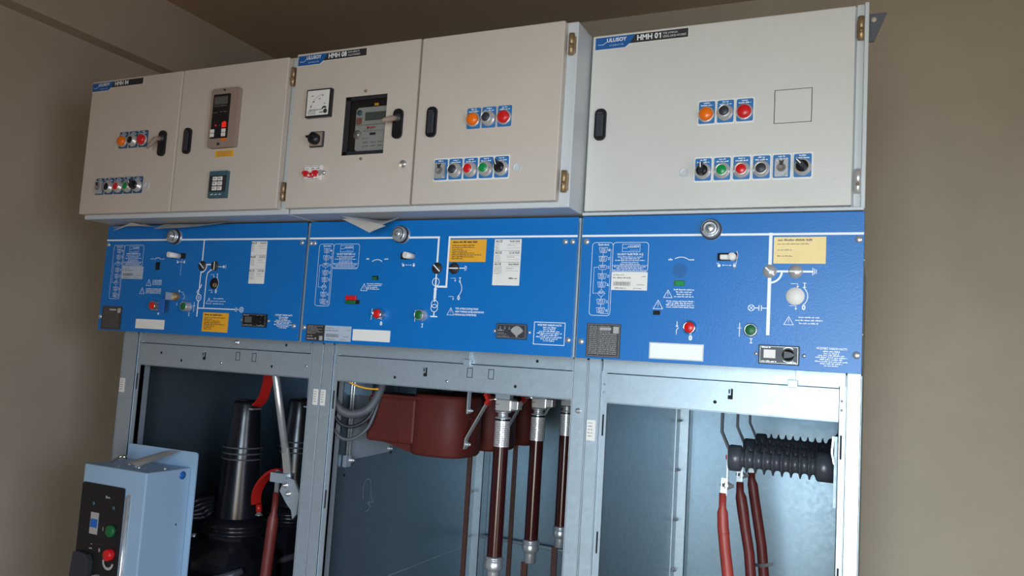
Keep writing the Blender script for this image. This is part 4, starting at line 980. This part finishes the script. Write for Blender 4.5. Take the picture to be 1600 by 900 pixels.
MB().lathe([(0, -0.0012), (0.0150, -0.0012), (0.0152, 0)], (0.3935, YP, 1.6425), 'y', 28).build('hole_cover', 'label', c3)
q = MB().box(0.184, 0.2035, YP-0.0008, YP, 1.6565, 1.667).build('indicator_window', 'dgreen', c3); MB().box(0.1875, 0.202, YP-0.0014, YP-0.0008, 1.6575, 1.6645).build('flag', 'green', q)
MB().box(0.148, 0.161, YP-0.0008, YP, 1.6025, 1.6105).build('indicator_window', 'cavity', c3)
pbutton(c3, 0.2165, 1.582, 'red', 'red push button marked 0', 0.008); pbutton(c3, 0.3225, 1.5815, 'dgreen', 'green push button marked I', 0.008)
discsw(c3, 0.3505, 1.685, -42, 'silver', 0.0105); discsw(c3, 0.393, 1.685, 0, 'silver', 0.0105)
shipping(c3, 0.0655, 0.1345, 1.647, 1.681, 'label')
nameplate(c3, 0.022, 0.0885, 1.520, 1.583)
sf = MB().prism(rect(0.144, 0.2425, 1.5225, 1.5525), YP-0.002, YP).build('label_holder', 'carc', c3)
MB().flat(rect(0.1465, 0.2405, 1.5245, 1.5505), YP-0.0024).build('label_insert', 'white', sf)
amber(c3, 0.356, 0.4405, 1.6985, 1.745, 'cream', 'inkfaint', 4, 985)
display_module(c3, 0.337, 0.4035, 1.5245, 1.557, 'c')
for x in (0.3325, 0.4105): screw(c3, x, YP, 1.5415, 0.0036)
for p in ((0.012, 1.739), (0.0115, 1.5475), (0.4915, 1.740), (0.4915, 1.547)): screw(c3, p[0], YP, p[1], 0.0062)
for z in (1.707, 1.582): screw(c3, 0.4985, 0.012, z, 0.003)
beam_details(c3, bm3, 0.386, 0.2775, (), ((0.250, 1.450),), ())
post_sticker(c3, 0.0025, 0.0205, 1.356, 1.396)
post_sticker(c2, -0.6515, -0.6375, 1.3725, 1.409)

# ------------------------------------------------------------------ tube fuses in the middle cubicle
for i, (yy_, zt, zb) in enumerate(((0.23, 1.368, 1.064), (0.44, 1.368, 1.064), (0.645, 1.368, 1.067))):
    x = -0.249
    r = empty('tube_fuse', (x, yy_, 1.0), ('tube fuse nearest the front of the middle compartment, with a bright silver label', 'second tube fuse back in the middle compartment, between two others', 'rearmost tube fuse of the middle compartment, half hidden by the post')[i], 'fuse', 'tube fuses in the middle cubicle')
    xt = x+0.001
    ax = (Vector((0, 0, 1)), Vector((1, 0, 0)), Vector((0, 1, 0)))
    MB().lathe([(0.0172, 1.066), (0.0172, 1.312)], (x, yy_, 0), 'z', 28).build('fuse_body', 'fuse', r)
    l = MB().lathe([(0.0175, 1.308), (0.0175, 1.366)], (x, yy_, 0), 'z', 28).build('fuse_label', 'silver', r)
    tl = MB()
    for k in range(11):
        z = 1.358-k*0.0046
        for j in range(9):
            t = R(195+j*19+(k % 3)*4)
            if (k*7+j*5) % 6 == 0: continue
            t2 = t+R(13); rr_ = 0.0178
            f = [(x+rr_*math.cos(t), yy_+rr_*math.sin(t), z), (x+rr_*math.cos(t2), yy_+rr_*math.sin(t2), z), (x+rr_*math.cos(t2), yy_+rr_*math.sin(t2), z+0.0018), (x+rr_*math.cos(t), yy_+rr_*math.sin(t), z+0.0018)]
            tl.bm.faces.new([tl.bm.verts.new(v) for v in f])
    tl.build('lettering', 'inkfaint', l)
    MB().lathe([(0.0173, 1.366), (0.0173, 1.3705)], (x, yy_, 0), 'z', 28).build('gasket', 'black', r)
    MB().lathe([(0.0178, 1.3705), (0.0178, 1.3735), (0.012, 1.375), (0.0115, 1.384), (0.0178, 1.3845), (0.0178, 1.387), (0, 1.387)], (x, yy_, 0), 'z', 28).build('top_contact', 'zinc', r)
    MB().lathe([(0, 1.008), (0.0125, 1.008), (0.0145, 1.011), (0.0145, 1.031), (0.0150, 1.034), (0.0200, 1.0385), (0.0210, 1.042), (0.0210, 1.056), (0.0190, 1.0575), (0.0190, 1.0595), (0.0212, 1.060), (0.0212, 1.0635), (0.0174, 1.0655)], (x, yy_, 0), 'z', 32).build('bottom_contact', 'alu', r)
    cb = MB().box(x-0.014, x+0.026, yy_-0.016, yy_+0.020, 1.3885, 1.4145, 0.003); cb.box(x+0.026, x+0.040, yy_-0.010, yy_+0.014, 1.393, 1.412, 0.001)
    cb.build('fuse_clamp', 'silver', r)
    MB().box(x-0.0125, x-0.004, yy_-0.0172, yy_-0.0158, 1.402, 1.4032).build('clamp_slit', 'ink', r)
    MB().box(x-0.018, x+0.018, yy_-0.008, yy_+0.012, 1.4145, 1.619).build('hanger', 'steel', r)
    tag(MB().box(x-0.022, x-0.006, yy_-0.003, yy_+0.003, 0.021, 1.0075).build('lower_busbar', 'sleeve'), ('brown sleeved busbar below the tube fuse nearest the front', 'brown sleeved busbar hanging below the second tube fuse', 'brown sleeved busbar hanging below the rearmost tube fuse')[i], 'busbar', 'sleeved busbars under the fuses')

# ------------------------------------------------------------------ voltage transformers
for i in range(3):
    oy = 0.19+i*0.207; 
    r = empty('voltage_transformer', (-0.47, oy+0.07, 1.27), ('brown resin transformer at the front of the middle compartment, carrying both red-tipped straps', 'middle brown resin transformer, in shadow behind the front one', 'rearmost brown resin transformer, in deep shadow')[i], 'transformer', 'brown resin transformers in the middle cubicle')
    b_ = MB(); b_.box(-0.592, -0.455, oy, oy+0.14, 1.292, 1.4005, 0.008); b_.build('winding_block', 'brown', r)
    MB().box(-0.58, -0.40, oy-0.004, oy+0.10, 1.3985, 1.4055, 0.003).build('top_flange', 'brown', r)
    pts = []
    for k in range(28):
        t = 2*PI*k/28; ct, st = math.cos(t), math.sin(t); e = 0.6
        pts.append((-0.410+0.072*math.copysign(abs(ct)**e, ct), oy+0.072+0.078*math.copysign(abs(st)**e, st)))
    c_ = MB(); lv = [[c_.bm.verts.new(((x+0.410)*f_-0.410, (yv-oy-0.072)*f_+oy+0.072, z)) for x, yv in pts] for f_, z in ((0.93, 1.271), (1.0, 1.278), (1.0, 1.404), (0.93, 1.412))]
    c_.bm.faces.new(lv[0][::-1]); c_.bm.faces.new(lv[-1])
    for lo, hi in zip(lv, lv[1:]):
        for k in range(28): c_.bm.faces.new((lo[k], lo[(k+1) % 28], hi[(k+1) % 28], hi[k])).smooth = True
    c_.build('terminal_column', 'brown', r)
    MB().tube([(-0.50, oy, 1.3985), (-0.50, oy, 1.294)], 0.0008, 6).build('mould_line', 'brown', r)
    MB().prism([(-0.546, 1.292), (-0.45, 1.270), (-0.43, 1.280), (-0.415, 1.296), (-0.43, 1.30)], oy+0.01, oy+0.12).build('foot', 'brown', r)
    for z in (1.335, 1.362): MB().box(-0.341, -0.333, oy+0.05, oy+0.06, z, z+0.002).build('terminal_rib', 'brown', r)
    MB().box(-0.6495, -0.595, oy+0.02, oy+0.12, 1.395, 1.619).build('mounting_bracket', 'steeld', r)
    bb = MB().ribbon([(-0.333, oy+0.03, 1.600), (-0.333, oy+0.03, 1.375)], (0, 1, 0), 0.014, 0.003); bb.build('connection_strap', 'steel', r)
    bolt(r, (-0.3315, oy+0.03, 1.382), 0.0055, 'x', 1)
    st_ = MB().ribbon([(-0.335, oy+0.03, 1.294), (-0.333, oy+0.03, 1.318), (-0.29, oy+0.035, 1.400)], (0, 1, 0), 0.014, 0.003).build('link_strap', 'zinc', r)
    bolt(r, (-0.3325, oy+0.03, 1.305), 0.0062, 'x', 1)
    MB().ribbon([(-0.290, oy+0.035, 1.399), (-0.284, oy+0.036, 1.409), (-0.292, oy+0.036, 1.424)], (0, 1, 0), 0.018, 0.008).build('shrink_sleeve', 'redflex', r)
    MB().ribbon([(-0.284, oy+0.036, 1.410), (-0.268, oy+0.036, 1.413), (-0.262, oy+0.038, 1.412)], (0, 1, 0), 0.012, 0.002).build('blade', 'zinc', r)
# mounting plate and drop rods by the left skin
g = empty('transformer_mounting', (-0.63, 0.26, 1.22), 'grey steel plate and paired rods bolted beside the front brown transformer', 'bracket')
pl = MB(); vs = [(0.205, 1.236), (0.385, 1.243), (0.405, 1.258), (0.33, 1.40), (0.205, 1.40)]
a_ = [pl.bm.verts.new((-0.6485, yv, z)) for yv, z in vs]; b_ = [pl.bm.verts.new((-0.6465, yv, z)) for yv, z in vs]
pl.bm.faces.new(b_); pl.bm.faces.new(a_[::-1])
for k in range(5): pl.bm.faces.new((a_[k], a_[(k+1) % 5], b_[(k+1) % 5], b_[k]))
pl.build('plate', 'steel', g)
for yv in (0.190, 0.200): MB().tube([(-0.640, yv, 1.618), (-0.640, yv, 1.225)], 0.0022, 8).build('rod', 'zinc', g)
MB().box(-0.6485, -0.638, 0.186, 0.206, 1.222, 1.250).build('rod_foot', 'steel', g)
for yv, z in ((0.205, 1.238), (0.385, 1.252)): bolt(g, (-0.6465 if yv > 0.3 else -0.638, yv, z), 0.006, 'x', 1)
# cable loops up in the corner
for i, (rad, m, lb) in enumerate(((0.0115, 'wgrey', 'thick grey corrugated conduit looping in the top left corner of the middle compartment'), (0.0045, 'wire', 'thin dark cable looping beneath the grey conduit'), (0.0042, 'wgrey', 'thin grey cable forming the lowest loop in the corner'))):
    dz = -0.024*i
    pts = bez((-0.636, 0.100, 1.42+dz), (-0.632, 0.11, 1.35+dz*1.3), (-0.60, 0.14, 1.345+dz*1.4), (-0.575, 0.165, 1.365+dz), 12)+bez((-0.575, 0.165, 1.365+dz), (-0.56, 0.175, 1.38+dz), (-0.555, 0.19, 1.41), (-0.552, 0.20, 1.46), 8)[1:]
    if i == 0:
        rr_ = []; dense = []
        for k in range(len(pts)-1):
            for q_ in range(4): dense.append(pts[k].lerp(pts[k+1], q_/4)); rr_.append(rad*(1.0 if q_ % 2 else 0.82))
        o = MB().tube(dense, rr_, 12).build('cable', m)
    else: o = MB().tube(pts, rad, 10).build('cable', m)
    tag(o, lb, 'cable')
tag(MB().tube(bez((-0.60, 0.12, 1.43), (-0.585, 0.13, 1.42), (-0.56, 0.14, 1.415), (-0.53, 0.14, 1.418)), 0.0022, 8).build('wire', 'amber'), 'thin yellow wire running over the top of the front brown transformer', 'wire')
for i, (x, yv) in enumerate(((-0.428, 0.43), (-0.385, 0.62))):
    tag(MB().box(x-0.006, x+0.006, yv-0.003, yv+0.003, 0.021, 1.27-0.0*i).build('busbar_sleeve', 'sleeve'), ('brown sleeved bar hanging below the middle brown transformer', 'brown sleeved bar hanging below the rearmost brown transformer')[i], 'busbar', 'sleeved bars under the transformers')
tag(MB().tube([(-0.62, 0.93, 0.935), (-0.30, 0.935, 0.93), (-0.01, 0.93, 0.925)], 0.006, 10).build('earthing_pipe', 'steel'), 'thin pale pipe crossing low behind the tube fuses', 'pipe')

# ------------------------------------------------------------------ ribbed insulators and cables, right cubicle
for i, (yv, lb) in enumerate(((0.24, 'nearest ribbed black insulator in the right cubicle, with a red stud cap'), (0.44, 'middle ribbed black insulator in the right cubicle'), (0.635, 'rearmost ribbed black insulator in the right cubicle'))):
    z = 1.336
    r = empty('post_insulator', (0.35, yv, z-0.03), lb, 'insulator', 'ribbed insulators in the right cubicle')
    prof = [(0, 0.255), (0.024, 0.255), (0.026, 0.257), (0.026, 0.277), (0.024, 0.279), (0.0165, 0.281)]
    for k in range(8):
        xx = 0.290+k*0.0168
        prof += [(0.0168, xx-0.006), (0.019, xx-0.003), (0.0272, xx-0.0008), (0.0272, xx+0.0008), (0.019, xx+0.003), (0.0168, xx+0.006)]
    prof += [(0.0175, 0.4165), (0.026, 0.420), (0.0285, 0.423), (0.0285, 0.4535), (0, 0.4535)]
    MB().lathe(prof, (0, yv, z), 'x', 32).build('ribbed_body', 'epoxy', r)
    if i == 0:
        MB().lathe([(0, -0.007), (0.0045, -0.007), (0.0055, -0.005), (0.0055, 0)], (0.2555, yv, z), 'x', 14).build('stud_cap', 'redflex', r)
    MB().ribbon([(0.2535, yv-0.002, z+0.008), (0.2535, yv-0.002, z-0.062)], (0, 1, 0), 0.014, 0.003).build('strap', 'zinc', r)
    # painted bar from above
    xb = 0.2385
    tag(MB().ribbon([(xb, yv, 1.619), (xb, yv, 1.386), (xb+0.0165, yv, 1.350), (xb+0.0165, yv, 1.3445)], (0, 1, 0), 0.014, 0.0045).build('busbar', 'bar'), ('dark bent bar dropping onto the nearest ribbed insulator', 'dark bent bar dropping onto the middle ribbed insulator', 'dark bent bar dropping onto the rearmost ribbed insulator')[i], 'busbar', 'bent bars above the ribbed insulators')
    # cable with shrink termination
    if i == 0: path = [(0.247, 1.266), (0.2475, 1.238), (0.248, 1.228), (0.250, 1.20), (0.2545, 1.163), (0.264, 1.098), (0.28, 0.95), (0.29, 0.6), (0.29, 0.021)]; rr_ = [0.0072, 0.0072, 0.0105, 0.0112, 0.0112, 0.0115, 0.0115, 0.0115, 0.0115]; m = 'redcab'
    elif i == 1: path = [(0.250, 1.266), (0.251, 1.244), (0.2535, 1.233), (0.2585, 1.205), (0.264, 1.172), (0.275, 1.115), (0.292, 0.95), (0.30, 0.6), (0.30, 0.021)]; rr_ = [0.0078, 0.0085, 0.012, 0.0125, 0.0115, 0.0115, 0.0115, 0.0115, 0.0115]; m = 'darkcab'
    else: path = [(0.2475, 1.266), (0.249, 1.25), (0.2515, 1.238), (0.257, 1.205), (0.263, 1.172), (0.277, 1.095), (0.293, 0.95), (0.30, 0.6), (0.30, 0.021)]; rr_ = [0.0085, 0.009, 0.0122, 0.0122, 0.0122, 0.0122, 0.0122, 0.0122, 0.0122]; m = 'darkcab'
    k_ = empty('power_cable', (0.29, yv-0.014, 0.02), ('brightest red heat-shrunk cable hanging from the nearest ribbed insulator', 'dull red heat-shrunk cable with a dark tip under the middle ribbed insulator', 'darkest red heat-shrunk cable, tied with a strap, under the rearmost ribbed insulator')[i], 'cable', 'red cables in the right cubicle')
    yc = yv-0.014
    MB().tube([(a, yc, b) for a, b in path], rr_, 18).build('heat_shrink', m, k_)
    MB().ribbon([(0.2485, yc, 1.262), (0.2495, yc+0.003, 1.295)], (1, 0, 0), 0.013, 0.004).build('cable_lug', 'zinc', k_)
    bolt(k_, (0.2515, yc+0.004, 1.281), 0.0062, 'x', -1); bolt(k_, (0.2555, yc+0.010, 1.280), 0.0062, 'x', 1)
    if i == 0: MB().lathe([(0.0119, 1.188), (0.0122, 1.189), (0.0119, 1.19)], (0.2515, yc, 0), 'z', 18).build('shrink_seam', 'redcab', k_)
    if i == 2: MB().ribbon([(0.262, yc-0.012, 1.052), (0.277, yc-0.016, 1.052), (0.292, yc-0.012, 1.055), (0.307, yc-0.012, 1.060)], (0, 0, 1), 0.008, 0.0012).build('cable_tie', 'wgrey', k_)
mp_ = empty('insulator_mounting', (0.475, 0.45, 1.2), 'grey steel channel on the right side that carries the ribbed insulators', 'bracket')
MB().box(0.4535, 0.4565, 0.18, 0.70, 1.270, 1.400).box(0.4565, 0.4875, 0.18, 0.183, 1.270, 1.400).build('channel', 'steel', mp_)
MB().ribbon([(0.452, 0.176, 1.40), (0.450, 0.174, 1.37), (0.4545, 0.172, 1.35)], (0, 1, 0), 0.014, 0.003).build('spring_clip', 'zinc', mp_)

# ------------------------------------------------------------------ circuit breaker, left cubicle
cbk = empty('circuit_breaker', (-1.07, 0.2, 0), 'circuit breaker with a pale blue mechanism box in front and black poles behind', 'circuit breaker')
X0, X1, YA, YBk = -1.178, -0.973, -0.100, 0.030
MB().box(X0, X1, YA, YBk, 0.72, 1.199, 0.003).build('mechanism_box', 'cart', cbk)
MB().prism(rrect(-1.192, -0.957, 0.72, 1.236, 0.007), YBk, YBk+0.003).build('back_plate', 'cart', cbk)
fp = MB().prism(rrect(-1.178+0.004, -1.034, 0.80, 1.158, 0.006), YA-0.003, YA).build('operating_panel', 'black', cbk)
yf = YA-0.0034
t = MB()
t.words(-1.092, -1.074, 1.131, 0.006, yf, 3); t.text('I', -1.0905, 1.059, 0.0085, yf, bold=0.0004); t.text('0', -1.0955, 1.0105, 0.0085, yf, bold=0.0004)
t.words(-1.130, -1.118, 1.011, 0.004, yf, 7); t.words(-1.126, -1.120, 1.021, 0.003, yf, 8)
t.build('lettering', 'silver', fp)
for x, z in ((-1.132+0.002, 1.113), (-1.063, 1.110)): MB().lathe([(0, -0.001), (0.0045, -0.001), (0.0045, 0)], (x, yf, z), 'y', 16).build('indicator', 'teal', fp)
cw = MB().box(-1.134, -1.108, yf-0.001, yf, 1.044, 1.093).build('counter_plate', 'silver', fp)
MB().box(-1.132, -1.110, yf-0.0018, yf-0.001, 1.059, 1.078).build('counter_field', 'sticker_blue', fp)
MB().lathe([(0.0135, 0), (0.0135, -0.006), (0.011, -0.0075), (0, -0.008)], (-1.063, yf, 1.059), 'y', 22).build('close_button', 'dgreen', fp)
MB().lathe([(0.0130, 0), (0.0130, -0.010), (0.011, -0.0125), (0, -0.013)], (-1.058, yf, 1.007), 'y', 22).build('open_button', 'red', fp)
MB().arc(-1.062, 0.990, 0.0155, 170, 350, 0.006, yf-0.001, 14).build('button_guard', 'silver', fp)
MB().prism([(-1.172, 0.87), (-1.118, 0.87), (-1.112, 0.90), (-1.114, 0.985), (-1.122, 0.998), (-1.15, 1.002), (-1.170, 0.998), (-1.174, 0.95)], yf-0.010, yf).build('charging_handle_boss', 'dark', fp)
MB().lathe([(0.013, 0), (0.012, -0.012), (0, -0.013)], (-1.093, yf, 0.945), 'y', 20).build('crank_socket', 'zinc', fp)
MB().tube([(-1.020, YA-0.004, 1.142), (-1.020, YA-0.004, 0.76)], 0.0042, 10).box(-1.0255, -1.0145, YA-0.001, YA, 0.76, 1.145).build('operating_rod', 'zinc', cbk)
MB().lathe([(0, 0.001), (0.0095, 0.001), (0.0095, 0)], (X1, 0.004, 1.1835), 'x', 20).build('seal', 'sticker_blue', cbk)
MB().lathe([(0, 0.0006), (0.0022, 0.0006), (0.0022, 0)], (X1, -0.002, 1.070), 'x', 10).build('side_hole', 'cavity', cbk)
MB().tube([(-1.155, -0.05, 1.200), (-1.140, -0.035, 1.213), (-1.132, -0.03, 1.216)], 0.0035, 8).lathe([(0.0065, 0), (0.0065, 0.004), (0, 0.005)], (-1.132, -0.030, 1.213), 'z', 12).build('lifting_hook', 'chrome', cbk)
for k, (x, yv) in enumerate(((-1.10, -0.04), (-1.06, -0.055), (-1.045, -0.06), (-0.995, -0.03))): MB().lathe([(0.0045, 0), (0.0045, 0.003), (0, 0.0035)], (x, yv, 1.199), 'z', 8).build('lid_screw', 'zinc', cbk)
# trolley frame down to the floor and rail
tr = MB()
for x in (-1.165, -0.990):
    tr.box(x-0.015, x+0.015, -0.09, 0.90, 0.06, 0.10)
    tr.box(x-0.012, x+0.012, -0.06, -0.03, 0.10, 0.72)
tr.box(-1.18, -0.975, 0.10, 0.86, 0.80, 0.84)
for yv in (0.3, 0.8): tr.box(-1.165, -0.99, yv-0.015, yv+0.015, 0.10, 0.80)
tr.build('trolley_frame', 'steeld', cbk)
for x in (-1.165, -0.990):
    for yv in (-0.06, 0.82): MB().lathe([(0, -0.012), (0.03, -0.012), (0.03, 0.012), (0, 0.012)], (x, yv, 0.051), 'x', 18).build('wheel', 'black', cbk)
for i, yv in enumerate((0.30, 0.53, 0.76)):
    x = -1.065
    po = MB().lathe([(0, 1.347), (0.030, 1.347), (0.035, 1.344), (0.037, 1.338), (0.040, 1.30), (0.0435, 1.265), (0.048, 1.235), (0.0505, 1.19), (0.0535, 1.12), (0.0575, 1.06), (0.058, 1.036), (0.058, 1.02)][::-1], (x, yv, 0), 'z', 32).build('pole', 'rubber', cbk)
    for z in (1.190, 1.205, 1.221): MB().lathe([(0.0512, z-0.0022), (0.0555, z-0.0012), (0.0555, z+0.0012), (0.0512, z+0.0022)], (x, yv, 0), 'z', 32).build('band', 'wgrey', po)
    MB().lathe([(0.05, 1.036), (0.070, 1.030), (0.086, 1.018), (0.087, 1.014), (0.075, 1.008), (0.075, 1.000), (0.086, 0.998), (0.087, 0.994), (0.06, 0.985), (0.045, 0.98)][::-1], (x, yv, 0), 'z', 32).build('skirt', 'rubber', po)
    bd = MB(); lo = [(-0.115, -0.09), (-0.045, -0.125), (0.065, -0.11), (0.085, -0.02), (0.085, 0.09), (-0.115, 0.09)]; hi = [(-0.055, -0.05), (-0.03, -0.06), (0.03, -0.06), (0.045, -0.03), (0.045, 0.06), (-0.055, 0.06)]
    lv = []
    for pts_, z in ((lo, 0.842), (lo, 0.925), (hi, 0.975), (hi, 1.0)): lv.append([bd.bm.verts.new((x+a, yv+b*0.85, z)) for a, b in pts_])
    for A_, B_ in zip(lv, lv[1:]):
        for k in range(6): bd.bm.faces.new((A_[k], A_[(k+1) % 6], B_[(k+1) % 6], B_[k]))
    bd.bm.faces.new(lv[0][::-1]); bd.bm.faces.new(lv[-1])
    bd.build('pole_base', 'rubber', cbk)
    MB().tube(bez((x-0.118, yv-0.09, 0.897), (x-0.08, yv-0.16, 0.878), (x+0.03, yv-0.165, 0.878), (x+0.088, yv-0.06, 0.912), 12), 0.010, 12).build('guard_ring', 'epoxy', cbk)
    MB().tube([(x-0.112, yv-0.075, 0.948), (x-0.085, yv-0.095, 0.978), (x-0.078, yv-0.09, 0.99)], 0.0028, 8).lathe([(0.006, 0), (0.006, 0.008), (0, 0.009)], (x-0.066, yv-0.085, 0.982), 'z', 6).build('lever_pin', 'zinc', cbk)
    MB().box(x+0.012, x+0.042, yv-0.024, yv+0.01, 1.325, 1.329).lathe([(0.005, 0), (0.005, 0.006), (0, 0.007)], (x+0.028, yv-0.012, 1.329), 'z', 6).build('terminal', 'zinc', cbk)
    MB().box(x-0.026, x+0.014, yv-0.02, yv+0.02, 1.347, 1.350).build('top_terminal', 'bar', cbk)
    # lower link: grey bell hidden behind the front pole
    pts = bez((-1.035, yv-0.005, 1.334), (-1.000, yv, 1.345), (-0.995, yv, 1.40), (-0.990, yv, 1.60), 14)
    tag(MB().ribbon(pts, (0.5, 1, 0), 0.026, 0.006).build('flexible_busbar', 'redflex'), ('red insulated strip rising from the front breaker pole', 'red insulated strip rising from the middle breaker pole', 'red insulated strip rising from the rearmost breaker pole')[i], 'busbar', 'red strips on the breaker poles')
r = empty('flexible_link', (-0.93, 0.25, 1.06), 'red insulated curved link hooked between the strut and the breaker pole', 'busbar')
MB().ribbon(bez((-0.884, 0.25, 1.183), (-0.925, 0.25, 1.180), (-0.975, 0.25, 1.125), (-0.958, 0.25, 1.085), 14), (0.25, 1, 0), 0.026, 0.007).build('insulated_strip', 'redflex', r)
MB().tube([(-0.950, 0.25, 1.086), (-0.947, 0.25, 1.066)], 0.008, 12).build('sleeve', 'redflex', r)
bolt(r, (-0.946, 0.25, 1.058), 0.008, 'z', 1)
r = empty('power_cable', (-0.865, 0.20, 0.02), 'dark red heat-shrunk cable standing behind the post in the left cubicle', 'cable')
MB().tube([(-0.853, 0.2, 1.135), (-0.8545, 0.2, 1.085), (-0.8555, 0.2, 1.07), (-0.8575, 0.2, 1.038), (-0.865, 0.2, 0.919), (-0.872, 0.2, 0.6), (-0.872, 0.2, 0.021)], [0.008, 0.008, 0.0135, 0.0142, 0.0142, 0.0142, 0.0142], 18).build('heat_shrink', 'darkcab', r)
MB().ribbon([(-0.853, 0.2, 1.13), (-0.853, 0.2, 1.19)], (1, 0, 0), 0.012, 0.004).build('cable_lug', 'zinc', r)
# operating strut and its crank plate
r = empty('operating_strut', (-0.80, 0.12, 1.13), 'bright galvanised strut slanting down the left cubicle to a bolted crank plate', 'strut')
MB().tube([(-0.858, 0.1295, 1.548), (-0.826, 0.1295, 1.428), (-0.776, 0.1295, 1.248)], 0.0092, 16).build('tube', 'zinc', r)
MB().ribbon([(-0.778, 0.1295, 1.256), (-0.769, 0.127, 1.230), (-0.749, 0.118, 1.172)], (1, 0, 0.2), 0.021, 0.005).build('flattened_end', 'zinc', r)
MB().prism([(-0.760, 1.176), (-0.766, 1.160), (-0.745, 1.135), (-0.728, 1.120), (-0.722, 1.100), (-0.712, 1.112), (-0.708, 1.160), (-0.726, 1.190), (-0.746, 1.194)], 0.108, 0.114).build('crank_plate', 'steel', r)
MB().box(-0.80, -0.752, 0.110, 0.14, 1.178, 1.200).build('arm', 'steel', r)
for x, z in ((-0.7475, 1.176), (-0.738, 1.157)): bolt(r, (x, 0.1075, z), 0.0055)
# coil of cables behind the mechanism box
for i in range(5):
    dz = i*0.011
    pts = bez((-1.235, 0.22+0.012*i, 1.062-dz), (-1.20, 0.19, 1.072-dz*0.8), (-1.165, 0.19, 1.045-dz*0.5), (-1.135, 0.21+0.012*i, 1.075-dz*1.1), 12)+bez((-1.135, 0.21+0.012*i, 1.075-dz*1.1), (-1.115, 0.22, 1.09-dz), (-1.13, 0.40, 1.06), (-1.235, 0.42, 1.05-dz), 8)[1:]
    tag(MB().tube(pts, 0.0062, 8).build('coiled_cable', 'wire'), ('uppermost', 'second from the top', 'middle', 'second from the bottom', 'lowest')[i]+' of the black cables tangled left of the front breaker pole', 'cable', 'tangled black cables in the left cubicle')

# ------------------------------------------------------------------ papers
def sheet(name, quad, label, folds=0.002, m='paper', n=(10, 6), seed=0):
    """a crumpled sheet spanned by four corners"""
    rnd = random.Random(seed); a, b, c, d = [Vector(p) for p in quad]; mb = MB(); g = []
    nx, ny = n; nrm = (b-a).cross(d-a).normalized()
    for i in range(nx+1):
        row = []
        for j in range(ny+1):
            u, v = i/nx, j/ny
            p = a.lerp(b, u).lerp(d.lerp(c, u), v)+nrm*(math.sin(u*5+seed)*folds*1.6+rnd.uniform(-1, 1)*folds*0.35+math.cos(v*4+seed*2)*folds)
            row.append(mb.bm.verts.new(p))
        g.append(row)
    for i in range(nx):
        for j in range(ny): mb.bm.faces.new((g[i][j], g[i+1][j], g[i+1][j+1], g[i][j+1])).smooth = True
    r_ = bmesh.ops.solidify(mb.bm, geom=list(mb.bm.faces), thickness=0.0005)
    return tag(mb.build(name, m), label, 'paper')
sheet('paper_sheet', [(-1.262, -0.030, 1.776), (-1.182, -0.030, 1.7895), (-1.10, -0.030, 1.776), (-1.18, -0.004, 1.7895)], 'crumpled white sheet sticking out under the left end of the left instrument box', 0.0009, seed=1)
sheet('paper_sheet', [(-1.250, -0.036, 1.770), (-1.236, -0.036, 1.7705), (-1.176, -0.034, 1.788), (-1.19, -0.034, 1.789)], 'narrow folded paper strip hanging at the far left under the left instrument box', 0.0005, n=(8, 2), seed=4)
sheet('paper_sheet', [(-1.105, -0.036, 1.7705), (-0.880, -0.030, 1.7835), (-0.884, -0.004, 1.7900), (-1.10, -0.004, 1.7885)], 'long folded paper lying under the left instrument box above the round socket', 0.0009, seed=2)
sheet('paper_sheet', [(-0.528, -0.052, 1.788), (-0.448, -0.052, 1.757), (-0.392, -0.035, 1.7865), (-0.455, 0.003, 1.7893)], 'folded drawing drooping under the middle instrument box beside the round socket', 0.0012, seed=3)
sheet('paper_sheet', [(-0.526, -0.055, 1.7835), (-0.452, -0.056, 1.7525), (-0.415, -0.050, 1.767), (-0.49, -0.05, 1.7835)], 'lower fold of paper beneath the drooping drawing of the middle instrument box', 0.0008, n=(8, 3), seed=5)
sheet('paper_sheet', [(-1.095, -0.060, 1.2045), (-1.035, -0.070, 1.2045), (-0.985, 0.000, 1.243), (-1.070, 0.020, 1.228)], 'grey wrinkled paper lying on top of the pale blue breaker box', 0.0012, seed=6)

recentre()
